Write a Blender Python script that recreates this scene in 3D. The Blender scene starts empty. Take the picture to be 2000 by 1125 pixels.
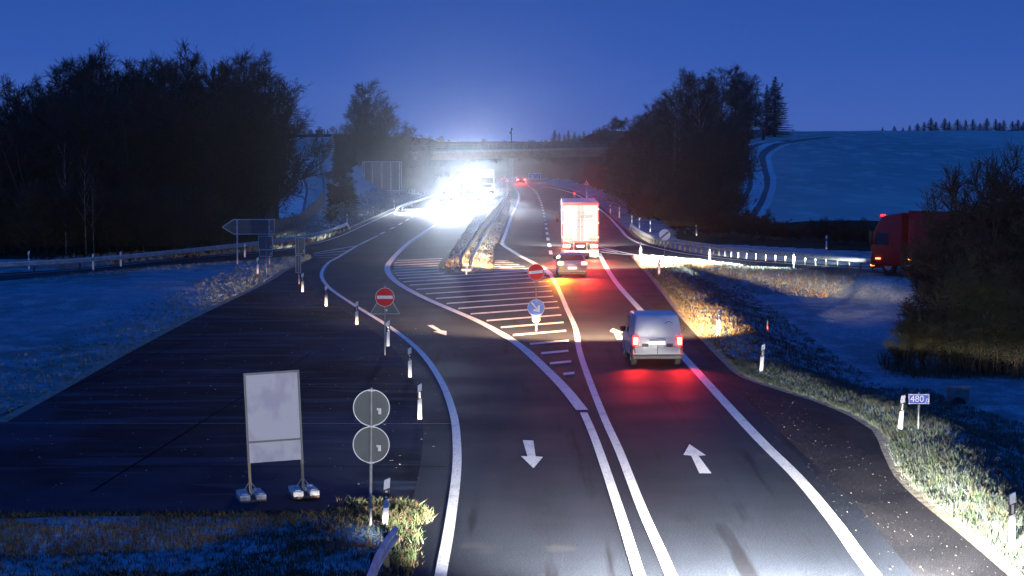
import bpy, bmesh, math, random
import numpy as np
from mathutils import Vector, Matrix
from mathutils.bvhtree import BVHTree
random.seed(7); rng = np.random.default_rng(7)
R = math.radians
scene = bpy.context.scene
C = scene.collection

# ------------------------------------------------------------------ camera
HC = 7.8; FPX = 4400.0; PITCH = math.atan((562.5-285)/FPX)
cam = bpy.data.objects.new('camera', bpy.data.cameras.new('camera')); C.objects.link(cam)
cam.location = (0, 0, HC); cam.rotation_euler = (math.pi/2-PITCH, 0, 0)
cam.data.sensor_width = 36; cam.data.lens = 36*FPX/2000; cam.data.clip_start = 0.5; cam.data.clip_end = 9000
scene.camera = cam
# ------------------------------------------------------------------ sky (dusk, the sun is below the horizon)
w = bpy.data.worlds.new('World'); scene.world = w; w.use_nodes = True
nt = w.node_tree; bg = nt.nodes['Background']
sky = nt.nodes.new('ShaderNodeTexSky'); sky.sky_type = 'NISHITA'; sky.sun_disc = False
sky.sun_elevation = R(1.0); sky.sun_rotation = R(200); sky.ozone_density = 6; sky.air_density = 1.0; sky.dust_density = .2
# last light: the Nishita sky carries a little of the colour, the blue-hour gradient by height above the horizon the rest
tc = nt.nodes.new('ShaderNodeTexCoord'); sp = nt.nodes.new('ShaderNodeSeparateXYZ'); nt.links.new(tc.outputs['Generated'], sp.inputs[0])
ramp = nt.nodes.new('ShaderNodeValToRGB'); nt.links.new(sp.outputs['Z'], ramp.inputs[0])
SKYC = [(0.0, (.52, 1.12, 3.9)), (.016, (.42, 1.0, 3.7)), (.04, (.24, .76, 3.25)), (.075, (.16, .57, 2.65)), (.25, (.08, .68, 3.3)), (1.0, (.06, .62, 3.3))]
SKYC[:] = [(p_, tuple(v_/4 for v_ in c_)) for p_, c_ in SKYC]
el = ramp.color_ramp.elements; el[0].position = SKYC[0][0]; el[0].color = (*SKYC[0][1], 1); el[1].position = 1.0; el[1].color = (*SKYC[-1][1], 1)
for p_, c_ in SKYC[1:-1]: e_ = el.new(p_); e_.color = (*c_, 1)
tint = nt.nodes.new('ShaderNodeMix'); tint.data_type = 'RGBA'; tint.inputs[0].default_value = .96
mul = nt.nodes.new('ShaderNodeVectorMath'); mul.operation = 'SCALE'; mul.inputs['Scale'].default_value = 4
nt.links.new(sky.outputs[0], tint.inputs[6]); nt.links.new(ramp.outputs[0], mul.inputs[0]); nt.links.new(mul.outputs[0], tint.inputs[7]); nt.links.new(tint.outputs[2], bg.inputs[0])
SKY = 0.14
bg.inputs[1].default_value = SKY
scene.view_settings.view_transform = 'Standard'; scene.view_settings.look = 'None'
scene.view_settings.exposure = 0; scene.view_settings.gamma = 1
cy = scene.cycles
cy.use_denoising = True; cy.max_bounces = 5; cy.diffuse_bounces = 2; cy.glossy_bounces = 3; cy.transmission_bounces = 3
cy.volume_bounces = 0; cy.sample_clamp_indirect = 4; cy.caustics_reflective = False; cy.caustics_refractive = False
cy.use_light_tree = True

# ------------------------------------------------------------------ pixel -> world
def ray(px, py):
    d = Vector(((px-1000)/FPX, math.cos(PITCH), -math.sin(PITCH)))
    return d + Vector((0, math.sin(PITCH), math.cos(PITCH)))*((562.5-py)/FPX)
def at(px, py, z=0.0):
    d = ray(px, py); t = (z-HC)/d.z
    return Vector((0, 0, HC)) + d*t
def atY(px, py, Y):
    d = ray(px, py); return Vector((0, 0, HC)) + d*(Y/d.y)

# ------------------------------------------------------------------ materials
MATS = {}
def mat(name, col, rough=.6, metal=0, spec=.5, var=0, scale=3, col2=None, bump=0, emit=None, es=0, detail=4, alpha=None):
    if name in MATS: return MATS[name]
    m = bpy.data.materials.new(name); m.use_nodes = True; n = m.node_tree; b = n.nodes['Principled BSDF']
    b.inputs['Base Color'].default_value = (*col, 1); b.inputs['Roughness'].default_value = rough
    b.inputs['Metallic'].default_value = metal; b.inputs['Specular IOR Level'].default_value = spec
    if emit: b.inputs['Emission Color'].default_value = (*emit, 1); b.inputs['Emission Strength'].default_value = es
    c2 = col2 or tuple(c*(1-var) for c in col)
    if var or col2 or bump:
        geo = n.nodes.new('ShaderNodeTexCoord'); no = n.nodes.new('ShaderNodeTexNoise')
        no.inputs['Scale'].default_value = scale; no.inputs['Detail'].default_value = detail
        n.links.new(geo.outputs['Object'], no.inputs['Vector'])
        if var or col2:
            r = n.nodes.new('ShaderNodeValToRGB'); r.color_ramp.elements[0].position = .38; r.color_ramp.elements[1].position = .62
            r.color_ramp.elements[0].color = (*c2, 1); r.color_ramp.elements[1].color = (*col, 1)
            n.links.new(no.outputs['Fac'], r.inputs[0]); n.links.new(r.outputs[0], b.inputs['Base Color'])
        if bump:
            bp = n.nodes.new('ShaderNodeBump'); bp.inputs['Strength'].default_value = bump; bp.inputs['Distance'].default_value = .02
            n.links.new(no.outputs['Fac'], bp.inputs['Height']); n.links.new(bp.outputs[0], b.inputs['Normal'])
    MATS[name] = m; return m

def noise_mat(name, layers, rough=.8, rough2=None, rscale=.3, bump=.4, bscale=40, bdist=.02, spec=.5):
    """layers: [(col), (scale, lo, hi, col, detail, stretch), ...] successive noise mixes in world space"""
    m = bpy.data.materials.new(name); m.use_nodes = True; n = m.node_tree; b = n.nodes['Principled BSDF']
    g = n.nodes.new('ShaderNodeNewGeometry')
    prev = n.nodes.new('ShaderNodeRGB'); prev.outputs[0].default_value = (*layers[0], 1); out = prev.outputs[0]
    for (sc, lo, hi, col, det, st) in layers[1:]:
        mp = n.nodes.new('ShaderNodeMapping'); mp.inputs['Scale'].default_value = st; n.links.new(g.outputs['Position'], mp.inputs[0])
        no = n.nodes.new('ShaderNodeTexNoise'); no.inputs['Scale'].default_value = sc; no.inputs['Detail'].default_value = det
        n.links.new(mp.outputs[0], no.inputs['Vector'])
        mr = n.nodes.new('ShaderNodeMapRange'); mr.inputs[1].default_value = lo; mr.inputs[2].default_value = hi
        n.links.new(no.outputs['Fac'], mr.inputs[0])
        mx = n.nodes.new('ShaderNodeMix'); mx.data_type = 'RGBA'; n.links.new(mr.outputs[0], mx.inputs[0])
        n.links.new(out, mx.inputs[6]); mx.inputs[7].default_value = (*col, 1); out = mx.outputs[2]
    n.links.new(out, b.inputs['Base Color']); b.inputs['Roughness'].default_value = rough; b.inputs['Specular IOR Level'].default_value = spec
    if rough2 is not None:
        no = n.nodes.new('ShaderNodeTexNoise'); no.inputs['Scale'].default_value = rscale; n.links.new(g.outputs['Position'], no.inputs['Vector'])
        mr = n.nodes.new('ShaderNodeMapRange'); mr.inputs[1].default_value = .35; mr.inputs[2].default_value = .65
        mr.inputs[3].default_value = rough; mr.inputs[4].default_value = rough2
        n.links.new(no.outputs['Fac'], mr.inputs[0]); n.links.new(mr.outputs[0], b.inputs['Roughness'])
    if bump:
        no = n.nodes.new('ShaderNodeTexNoise'); no.inputs['Scale'].default_value = bscale; no.inputs['Detail'].default_value = 3
        n.links.new(g.outputs['Position'], no.inputs['Vector'])
        bp = n.nodes.new('ShaderNodeBump'); bp.inputs['Strength'].default_value = bump; bp.inputs['Distance'].default_value = bdist
        n.links.new(no.outputs['Fac'], bp.inputs['Height']); n.links.new(bp.outputs[0], b.inputs['Normal'])
    MATS[name] = m; return m

M_ASPH = noise_mat('asphalt', [(.021, .027, .042), (.5, .4, .6, (.012, .016, .026), 4, (1, .12, 1)), (28, .48, .7, (.055, .06, .07), 2, (1, 1, 1)), (40, .52, .66, (.006, .008, .012), 2, (1, 1, 1)), (1.3, .6, .68, (.011, .012, .017), 4, (1.5, .06, 1)), (.9, .64, .7, (.034, .036, .044), 5, (.5, .4, 1))],
                   spec=.07, rough=.62, rough2=.75, rscale=.25, bump=.35, bscale=45, bdist=.01)
M_OLD = noise_mat('old_asphalt', [(.016, .026, .05), (.12, .46, .52, (.003, .006, .014), 4, (1, .3, 1)), (.45, .55, .6, (.026, .038, .066), 3, (.3, 1.5, 1)), (14, .58, .74, (.036, .04, .06), 3, (1, 1, 1)), (.7, .56, .7, (.03, .036, .055), 4, (.4, 1.6, 1))],
                  rough=.75, rough2=.95, rscale=.4, bump=.6, bscale=30, bdist=.02, spec=.05)
M_ROUGHSH = noise_mat('shoulder_asphalt', [(.024, .024, .03), (.5, .45, .6, (.012, .013, .018), 4, (1, .5, 1)), (45, .56, .7, (.07, .068, .07), 2, (1, 1, 1))],
                  rough=.7, rough2=.9, rscale=.4, bump=.6, bscale=30, bdist=.015, spec=.07)
M_GROUND = noise_mat('frosty_grass', [(.2, .31, .38), (.09, .42, .6, (.11, .2, .2), 5, (1, .5, 1)), (.9, .45, .65, (.3, .4, .46), 6, (1, .45, 1)), (6, .5, .72, (.11, .15, .14), 4, (1, .6, 1))],
                     rough=.95, bump=.8, bscale=9, bdist=.12, spec=.1)
M_FIELD = noise_mat('frosted_field_litbank', [(.55, .52, .46), (.02, .4, .62, (.27, .36, .33), 5, (1, .35, 1)), (1.2, .52, .68, (.4, .38, .33), 3, (.12, 1, 1)), (.35, .5, .7, (.62, .58, .52), 5, (1, .25, 1))], rough=.95, bump=.5, bscale=3, bdist=.15, spec=.1)
M_MARK = noise_mat('road_paint', [(.72, .72, .7), (2.5, .5, .75, (.5, .5, .49), 5, (1, .4, 1)), (18, .57, .66, (.26, .26, .27), 4, (1, .6, 1))], rough=.55, bump=.2, bscale=60, bdist=.004)
M_GUT = noise_mat('gutter_grit', [(.3, .26, .2), (3, .45, .6, (.14, .12, .09), 5, (1, 1, 1)), (20, .5, .7, (.4, .37, .32), 3, (1, 1, 1))], rough=.95, bump=.7, bscale=25, bdist=.03, spec=.1)
M_JOINT = mat('joint', (.006, .007, .01), .95, spec=0)
M_STEEL = mat('galvanised_steel', (.5, .52, .53), .5, .25, var=.3, scale=2.5)
M_POLE = mat('pole_steel', (.36, .36, .35), .5, .4, var=.25, scale=5)
M_SIGNBACK = mat('sign_back', (.1, .12, .12), .55, 0, var=.15, scale=3)
M_SIGNRIM = mat('sign_rim', (.6, .62, .62), .45, .3)
M_WHITE = mat('white_plastic', (.8, .8, .78), .45, var=.12, scale=9)
M_BLACK = mat('black_plastic', (.015, .015, .016), .5)
M_REFL = mat('reflector', (.85, .85, .85), .2, .5)
M_RED = mat('red_foil', (.8, .006, .01), .7, spec=.1)
M_SWHITE = mat('white_foil', (.8, .8, .8), .4)
M_BLUE = mat('blue_foil', (.03, .16, .62), .4)
M_BLUE2 = mat('blue_plate', (.06, .1, .55), .4)
M_CONC = mat('concrete', (.3, .28, .25), .9, var=.35, scale=4, bump=.5)
M_RUBBER = mat('tyre_rubber', (.02, .02, .021), .8)
M_RIM = mat('wheel_rim', (.45, .46, .48), .3, .8)
M_GLASS = mat('dark_glass', (.012, .014, .018), .08, 0, .8)
M_CHROME = mat('chrome', (.7, .7, .72), .15, 1)
M_BARK = mat('bark', (.05, .038, .028), .9, var=.4, scale=6)
M_BIRCH = mat('birch_bark', (.26, .25, .23), .8, col2=(.06, .055, .05), scale=4)
M_TWIG = mat('twigs', (.042, .024, .016), .9, col2=(.03, .022, .012), scale=.8)
M_TWIG2 = mat('brown_twigs', (.06, .03, .018), .9, col2=(.032, .026, .013), scale=.7)
M_TWIGG = mat('olive_twigs', (.07, .06, .025), .9, col2=(.035, .04, .018), scale=1.2)
M_NEEDLE = mat('needles', (.018, .035, .018), .85, var=.4, scale=1.5)
M_STRAW = mat('straw', (.24, .17, .07), .9, col2=(.12, .09, .035), scale=1.5)

# ------------------------------------------------------------------ object helpers
def link(o, parent=None):
    C.objects.link(o)
    if parent is not None: o.parent = parent
    return o
def tag(o, label=None, cat=None, group=None, kind=None):
    if label: o['label'] = label
    if cat: o['category'] = cat
    if group: o['group'] = group
    if kind: o['kind'] = kind
    return o
def empty(name, loc, label, cat, rz=0, group=None):
    o = bpy.data.objects.new(name, None); o.location = loc; o.rotation_euler = (0, 0, rz); o.empty_display_size = .3
    C.objects.link(o); return tag(o, label, cat, group)
def copy_tree(o, loc=None, rz=None, label=None, group=None, parent=None, rot=None, scale=None):
    c = o.copy(); C.objects.link(c)
    if parent is not None: c.parent = parent
    if loc is not None: c.location = loc
    if rz is not None: c.rotation_euler = (0, 0, rz)
    if rot is not None: c.rotation_euler = rot
    if scale is not None: c.scale = scale
    if label: c['label'] = label
    if group: c['group'] = group
    for ch in list(o.children): copy_tree(ch, parent=c)
    return c

class MB:
    def __init__(s): s.v = []; s.f = []; s.mi = []
    def add(s, verts, faces, mi=0):
        b = len(s.v); s.v += [tuple(v) for v in verts]; s.f += [tuple(i+b for i in f) for f in faces]; s.mi += [mi]*len(faces)
        return s
    def box(s, x0, y0, z0, x1, y1, z1, mi=0):
        v = [(x0, y0, z0), (x1, y0, z0), (x1, y1, z0), (x0, y1, z0), (x0, y0, z1), (x1, y0, z1), (x1, y1, z1), (x0, y1, z1)]
        return s.add(v, [(0, 3, 2, 1), (4, 5, 6, 7), (0, 1, 5, 4), (1, 2, 6, 5), (2, 3, 7, 6), (3, 0, 4, 7)], mi)
    def cyl(s, p0, p1, r0, r1=None, n=10, mi=0, caps=True):
        r1 = r0 if r1 is None else r1; p0 = Vector(p0); p1 = Vector(p1); d = (p1-p0).normalized()
        u = d.orthogonal().normalized(); w_ = d.cross(u)
        v = []
        for p, r in ((p0, r0), (p1, r1)):
            for k in range(n):
                a = 2*math.pi*k/n; v.append(p+u*(r*math.cos(a))+w_*(r*math.sin(a)))
        f = [(k, (k+1) % n, n+(k+1) % n, n+k) for k in range(n)]
        if caps: f += [tuple(range(n-1, -1, -1)), tuple(range(n, 2*n))]
        return s.add(v, f, mi)
    def prism(s, pts, y0, y1, mi=0):          # pts in (x,z), extruded along y
        n = len(pts); v = [(x, y0, z) for x, z in pts]+[(x, y1, z) for x, z in pts]
        f = [tuple(range(n)), tuple(range(2*n-1, n-1, -1))]+[(k, n+k, n+(k+1) % n, (k+1) % n) for k in range(n)]
        return s.add(v, f, mi)
    def sweep(s, path, prof, closed=True, mi=0, caps=True):  # prof in (offset right, up)
        n = len(prof); P = [Vector(p) for p in path]; v = []
        for i, p in enumerate(P):
            t = (P[min(i+1, len(P)-1)]-P[max(i-1, 0)]); t.z = 0; t.normalize(); rt = Vector((t.y, -t.x, 0))
            for (a, b) in prof: v.append(p+rt*a+Vector((0, 0, b)))
        f = []
        for i in range(len(P)-1):
            for k in range(n if closed else n-1):
                f.append((i*n+k, i*n+(k+1) % n, (i+1)*n+(k+1) % n, (i+1)*n+k))
        if caps and closed: f += [tuple(range(n-1, -1, -1)), tuple(range((len(P)-1)*n, len(P)*n))]
        return s.add(v, f, mi)
    def build(s, name, mats, parent=None, smooth=False, bevel=0, seg=2, fix=True):
        me = bpy.data.meshes.new(name); me.from_pydata(s.v, [], s.f)
        mats = mats if isinstance(mats, (list, tuple)) else [mats]
        for m in mats: me.materials.append(m)
        me.polygons.foreach_set('material_index', s.mi)
        if bevel or fix:
            bm = bmesh.new(); bm.from_mesh(me)
            if bevel:
                es = [e for e in bm.edges if len(e.link_faces) == 2 and e.calc_face_angle(0) > .5]
                bmesh.ops.bevel(bm, geom=es, offset=bevel, segments=seg, affect='EDGES', profile=.5, clamp_overlap=True)
            bmesh.ops.recalc_face_normals(bm, faces=bm.faces)
            bm.to_mesh(me); bm.free()
        if smooth:
            me.polygons.foreach_set('use_smooth', [True]*len(me.polygons))
            if smooth != 'all': me.set_sharp_from_angle(angle=R(35))
        me.update()
        return link(bpy.data.objects.new(name, me), parent)

def catmull(P, step=1.0, ys=None):
    P = [np.array(p, float) for p in P]; out = []
    Q = [2*P[0]-P[1]]+P+[2*P[-1]-P[-2]]
    for i in range(1, len(Q)-2):
        a, b, c, d = Q[i-1:i+3]; n = max(1, int(np.linalg.norm(c-b)/step))
        t1 = np.linalg.norm(b-a)**.5+1e-9; t2 = np.linalg.norm(c-b)**.5+1e-9; t3 = np.linalg.norm(d-c)**.5+1e-9
        m1 = (c-b)+t2*((b-a)/t1-(c-a)/(t1+t2)); m2 = (c-b)+t2*((d-c)/t3-(d-b)/(t2+t3))
        for k in range(n):
            t = k/n; h = (2*t**3-3*t**2+1)*b+(t**3-2*t**2+t)*m1+(-2*t**3+3*t**2)*c+(t**3-t**2)*m2
            out.append(h)
    out.append(P[-1]); return out
def W(pts, z=0.0): return [at(x, y, z) for x, y in pts]

# ------------------------------------------------------------------ road outlines (ground plan, metres)
right_verge = W([(1974, 1118), (1878, 1037), (1803, 977), (1758, 932), (1732, 881), (1712, 841), (1672, 816), (1602, 786), (1521, 761), (1451, 736), (1421, 711), (1376, 665), (1330, 615), (1295, 570), (1279.6, 551), (1260, 528), (1244, 511), (1236, 501)])
gore_in = W([(1254, 500.5), (1299, 504), (1356, 510), (1408, 515), (1460, 521), (1550, 528), (1640, 533), (1730, 538)])
ramp_out = W([(1740, 522), (1640, 517.5), (1550, 511.5), (1460, 506), (1386, 498.6), (1322, 488), (1280, 477), (1244, 464), (1235.5, 457), (1205.6, 431), (1180, 408.5), (1150, 388), (1128, 376), (1100, 367), (1070, 361), (1040, 358)])
left_edge = W([(829, 381), (768, 408), (715, 431), (653, 458), (600, 479), (535, 488), (461, 495), (299, 509), (128, 526), (0, 534)])
isl = W([(0, 547), (171, 532), (299, 521), (447, 511), (505, 506.5), (576, 500.5), (604, 497.5), (612, 502), (573, 521), (553, 530), (537, 541), (502, 560), (377, 620), (241, 691), (126, 756), (0, 826)])
def xy(L): return [(p.x, p.y) for p in L]
rv = [(9.1, 0), (9.1, 25)] + [tuple(p[:2]) for p in catmull(xy(right_verge), 1.5)]
gi = [tuple(p[:2]) for p in catmull(xy(gore_in), 2)]; e = gi[-1]; gi += [(e[0]+8, e[1]-9), (e[0]+40, e[1]-34)]
ro = [tuple(p[:2]) for p in catmull(xy(ramp_out), 3)]; s_ = ro[0]; ro = [(s_[0]+40, s_[1]-28), (s_[0]+8, s_[1]-7)] + ro
far = [(9, 520), (-8, 560), (-30, 600), (-55, 600), (-30, 540), (-18, 470)]
le = [tuple(p[:2]) for p in catmull(xy(left_edge), 3)]; le += [(le[-1][0]-60, le[-1][1]-25)]
il = [tuple(p[:2]) for p in catmull(xy(isl), 2)]
il = [(il[0][0]-60, il[0][1]-27)] + il + [(il[-1][0]-30, il[-1][1]-24)]
bl = [(-60, 49.5), (-30, 48.8)] + xy(W([(0, 1003), (150, 999), (420, 999), (640, 997), (700, 990), (800, 990), (833, 1003), (817, 1055), (803, 1120)])) + [(-1.8, 25), (-1.8, 0)]
OUT = rv + gi + ro + far + le + il + bl
MED = xy(W([(870, 533), (867, 526), (878, 494), (894, 472), (912, 444), (930, 418), (952, 396), (972, 380), (986, 366), (997, 366), (1000, 385), (994, 412), (985, 441), (980, 452), (973, 471), (964, 488), (962, 512), (944, 532)]))
MED = [tuple(p[:2]) for p in catmull(MED+[MED[0]], 2)][:-1]

def seg_dist(px, py, poly, closed=True):
    P = np.array(poly); A = P; B = np.roll(P, -1, 0)
    if not closed: A = A[:-1]; B = B[:-1]
    best = np.full(px.shape, 1e9); ins = np.zeros(px.shape, bool)
    for (ax, ay), (bx, by) in zip(A, B):
        dx, dy = bx-ax, by-ay; L = dx*dx+dy*dy+1e-9
        t = np.clip(((px-ax)*dx+(py-ay)*dy)/L, 0, 1)
        best = np.minimum(best, (px-ax-t*dx)**2+(py-ay-t*dy)**2)
        if closed:
            c = ((ay > py) != (by > py)) & (px < (bx-ax)*(py-ay)/(by-ay+1e-12)+ax); ins ^= c
    return np.sqrt(best), ins
def road_d(X, Y):       # >0 off the asphalt
    d1, i1 = seg_dist(X, Y, OUT); d2, i2 = seg_dist(X, Y, MED)
    return np.where(i1, np.where(i2, np.minimum(d1, d2), -np.minimum(d1, d2)), d1)
def sst(x): x = np.clip(x, 0, 1); return x*x*(3-2*x)
def vnoise(X, Y, s, seed):
    r = np.random.default_rng(seed); ph = r.uniform(0, 6.28, (6, 2)); k = r.uniform(.6, 1.5, 6); an = r.uniform(0, 6.28, 6); o = 0
    for i in range(6):
        o = o+np.sin((X*np.cos(an[i])+Y*np.sin(an[i]))*k[i]/s+ph[i, 0])
    return o/6
def height(X, Y):
    hr = 11.6*np.clip((Y-185)/400, 0, 1)**1.05*sst((X-12-np.clip((240-Y)/10, 0, 6))/15)
    hl = 10*np.clip((Y-205)/250, 0, 1)*sst((-X-15.5)/13)
    hc = 9.0*sst((Y-500)/220)
    z = np.maximum(np.maximum(hr, hl), hc)
    d = road_d(X, Y)
    near = sst((d-.22)/1.1)
    z = z*sst(d/3) + near*(.09+.10*vnoise(X, Y, 2.2, 1)+.05*vnoise(X, Y, .8, 2)) + sst((d-1)/8)*(.25*vnoise(X, Y, 6, 3)+.05)
    z = z + np.where(Y > 220, sst((d-10)/30)*.5*vnoise(X, Y, 20, 4), 0)
    ditch = -1.15*sst((d-1.3)/4.5)*sst((X-5)/2)*(1-sst((Y-138)/20))*np.where(Y > 138, sst((X-9)/3), 1)
    lowleft = np.where((X < -1.0) & (Y < 49), -.35*sst((d-1)/3), 0)
    z = z + ditch + lowleft
    return z - .05
# ------------------------------------------------------------------ terrain
ysl = [-30, -10, 5, 15, 25, 32]; y = 37.0
while y < 3200: ysl.append(y); y += max(.3, .009*y) if y < 200 else (.012*y if y < 700 else .05*y)
xs = list(np.arange(-26, 26.01, .38)); x = 26.2
out_ = []
while x < 1700: out_.append(x); x += .5+.05*(x-26)
XS = np.array([-a for a in out_[::-1]]+xs+out_); YS = np.array(ysl)
GX, GY = np.meshgrid(XS, YS); GZ = height(GX.ravel(), GY.ravel()).reshape(GX.shape)
nx, ny = len(XS), len(YS)
V = np.stack([GX, GY, GZ], -1).reshape(-1, 3)
ii = (np.arange(ny-1)[:, None]*nx+np.arange(nx-1)[None, :]).ravel()
F = np.stack([ii, ii+1, ii+nx+1, ii+nx], -1)
def np_mesh(name, V, F, mats, parent=None, mi=None, smooth=False):
    me = bpy.data.meshes.new(name); k = F.shape[1]
    me.vertices.add(len(V)); me.vertices.foreach_set('co', V.astype(np.float32).ravel())
    me.loops.add(F.size); me.loops.foreach_set('vertex_index', F.astype(np.int32).ravel())
    me.polygons.add(len(F)); me.polygons.foreach_set('loop_start', np.arange(len(F), dtype=np.int32)*k)
    for m in mats: me.materials.append(m)
    if mi is not None: me.polygons.foreach_set('material_index', mi.astype(np.int32))
    if smooth: me.polygons.foreach_set('use_smooth', np.ones(len(F), bool))
    me.update(calc_edges=True); me.validate()
    return link(bpy.data.objects.new(name, me), parent)
cx = V[F].mean(1)
field_litbank_mask = (((cx[:, 0] > 24) & (cx[:, 1] > 205)) | ((cx[:, 0] < -14) & (cx[:, 1] > 200)))  # field, widened over the left bank: pale colour stands in for headlamp light
X_, Y_ = cx[:, 0], cx[:, 1]; px_ = X_/np.maximum(Y_, 1)*FPX+1000; wob = 6*vnoise(X_, Y_, 5, 8)
scrub = ((Y_ > 440) & (np.abs(X_) < 46+wob) & (cx[:, 2] > .2) & (Y_ < 760)) | ((Y_ > 228+wob) & (Y_ < 440) & (X_ > 15+wob*.15) & (px_ < 1440+wob*2)) | ((Y_ > 300) & (Y_ < 440) & (X_ < -24+wob*.3) & (px_ > 650)) | ((Y_ > 152+.09*np.maximum(0, px_-300)+wob*.3) & (Y_ < 275) & (px_ < 542+wob)) | ((Y_ > 240) & (Y_ < 300) & (px_ > 640) & (X_ < -17) & (px_ < 700)) | ((Y_ > 182-(px_-1325)*.05) & (Y_ < 212) & (px_ > 1320) & (px_ < 1900) & (X_ > 13))
M_SCRUB = noise_mat('scrub_floor', [(.035, .028, .018), (.5, .4, .6, (.02, .02, .012), 4, (1, 1, 1)), (4, .5, .7, (.06, .045, .025), 4, (1, .5, 1))], rough=.95, bump=.8, bscale=5, bdist=.2, spec=.05)
mi_ = field_litbank_mask.astype(int); mi_[scrub] = 2
g = np_mesh('ground', V, F, [M_GROUND, M_FIELD, M_SCRUB], mi=mi_, smooth=True); g['kind'] = 'structure'
BVH = BVHTree.FromPolygons([tuple(v) for v in V], [tuple(f) for f in F])
def gz(x, y):
    h = BVH.ray_cast(Vector((x, y, 200)), Vector((0, 0, -1)))
    return h[0].z if h[0] is not None else 0.0
def foot(px, py):
    h = BVH.ray_cast(Vector((0, 0, HC)), ray(px, py).normalized())[0]; return Vector((h.x, h.y, max(h.z, gz(h.x, h.y))))
def hit(px, py):
    h = BVH.ray_cast(Vector((0, 0, HC)), ray(px, py).normalized()); return h[0]

def fill(name, outer, holes, z, m, kind='structure'):
    bm = bmesh.new()
    for loop in [outer]+holes:
        vs = [bm.verts.new((x, y, z)) for x, y in loop]
        for i in range(len(vs)): bm.edges.new((vs[i], vs[(i+1) % len(vs)]))
    bmesh.ops.triangle_fill(bm, use_beauty=True, use_dissolve=False, edges=bm.edges[:])
    bmesh.ops.recalc_face_normals(bm, faces=bm.faces)
    for f in bm.faces:
        if f.normal.z < 0: f.normal_flip()
    me = bpy.data.meshes.new(name); bm.to_mesh(me); bm.free(); me.materials.append(m)
    o = link(bpy.data.objects.new(name, me)); o['kind'] = kind; return o
fill('road', OUT, [MED], 0, M_ASPH)
# line F (outer edge of the oncoming lane) in the ground plan
F_px = [(861, 1122), (878, 1028), (892, 917), (892, 861), (886, 811), (861, 744), (817, 683), (761, 639), (689, 594), (642, 561), (628, 536), (644, 511), (657, 504.5), (695.5, 481.5), (737.6, 460.5)]
F_w = [tuple(p[:2]) for p in catmull([at(x, y).xy for x, y in F_px], 1)]
oldp = [(p[0]-.9, p[1]) for p in F_w if 40 < p[1] < 132]
i0 = [tuple(p[:2]) for p in catmull([at(x, y).xy for x, y in [(573, 521), (553, 530), (537, 541), (502, 560), (377, 620), (241, 691), (126, 756), (0, 826)]], 2)]
fill('old_pavement', oldp + i0 + [(i0[-1][0]-20, i0[-1][1]-16), (-55, 49.2), (-30, 48.9)] + xy(W([(0, 1001), (150, 997), (420, 997), (640, 995), (700, 988), (800, 988), (835, 1003), (819, 1055), (805, 1120)])), [], .004, M_OLD)
# rough hard shoulder right of the wide edge line
A_px = [(1697, 1111), (1632, 1022), (1562, 937), (1481, 856), (1343, 706), (1258, 613), (1210, 560), (1187, 527), (1170, 495)]
A_w = [tuple(p[:2]) for p in catmull([at(x, y).xy for x, y in A_px], 1)]
fill('hard_shoulder', [(A_w[0][0]+.77, 18)] + [(p[0]+.75, p[1]) for p in A_w if p[1] < 118] + [(p[0]-.05, p[1]) for p in reversed(rv) if 41 < p[1] < 118] + [(9.05, 18)], [], .004, M_ROUGHSH)

# ------------------------------------------------------------------ markings
def strip(name, pts, width, z=.008, m=M_MARK, smooth=1.0, w2=None, follow=False, kind='structure', thick=0):
    P = catmull([tuple(p)[:2] for p in pts], smooth) if smooth else [np.array(tuple(p)[:2]) for p in pts]
    b = MB(); v = []; f = []; n = len(P)
    for i, p in enumerate(P):
        t = P[min(i+1, n-1)]-P[max(i-1, 0)]; t = t/np.linalg.norm(t); nn = np.array([t[1], -t[0]])
        wd = width if w2 is None else width+(w2-width)*i/(n-1)
        for s in (-1, 1):
            q = p+nn*s*wd/2; v.append((q[0], q[1], (gz(q[0], q[1])+z) if follow else z))
    for i in range(n-1): f.append((2*i, 2*i+1, 2*i+3, 2*i+2))
    b.add(v, f); o = b.build(name, m); 
    for p in o.data.polygons:
        pass
    if len(o.data.polygons) and o.data.polygons[0].normal.z < 0: o.data.flip_normals()
    if kind: o['kind'] = kind
    return o
def pw(L): return [at(x, y).xy for x, y in L]
PA = pw(A_px); strip('edge_line', [(PA[0].x+.02, 20)]+PA, .3)
strip('edge_line', pw([(1740, 526.5), (1640, 521.5), (1550, 515.5), (1460, 509.5), (1386, 501.5), (1336, 495), (1301, 488.5), (1280, 483.5), (1250, 475.5), (1227, 464), (1211, 447), (1183, 418), (1150, 394), (1120, 378), (1085, 368), (1060, 364)]), .28)
strip('edge_line', pw([(1170, 482), (1190, 487), (1214, 492.5), (1237, 497), (1254, 499.3), (1299, 503), (1356, 508.8), (1408, 513.8)]), .25)
strip('gore_line', pw([(1172, 492), (1190, 494.3), (1215, 496.5), (1238, 498.3)]), .3, z=.012)
strip('gore_line', pw([(1172, 487), (1190, 490.5), (1205, 493.4)]), .3, z=.012)
D_px = [(1308, 1118), (1255, 997), (1210, 882), (1178, 811), (1133, 690), (1124, 642), (1108, 605), (1088, 559), (1075, 536)]
PD = pw(D_px); strip('lane_line', [(PD[0].x+.02, 20)]+PD, .22)
strip('lane_line', pw([(1075.5, 537), (1064, 526), (1039, 512), (1016, 500), (998, 489), (984, 480), (979, 474)]), .4, w2=.3, smooth=2)
strip('edge_line', pw([(980.5, 473.5), (987, 458), (993, 441), (1000, 420), (1008, 402), (1013, 388), (1012, 377), (1006, 367)]), .28)
E_lo = pw([(1247, 1118), (1205, 983), (1161, 855), (1140, 806)])
strip('lane_line', [(E_lo[0].x, 20)]+E_lo, .22)
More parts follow.
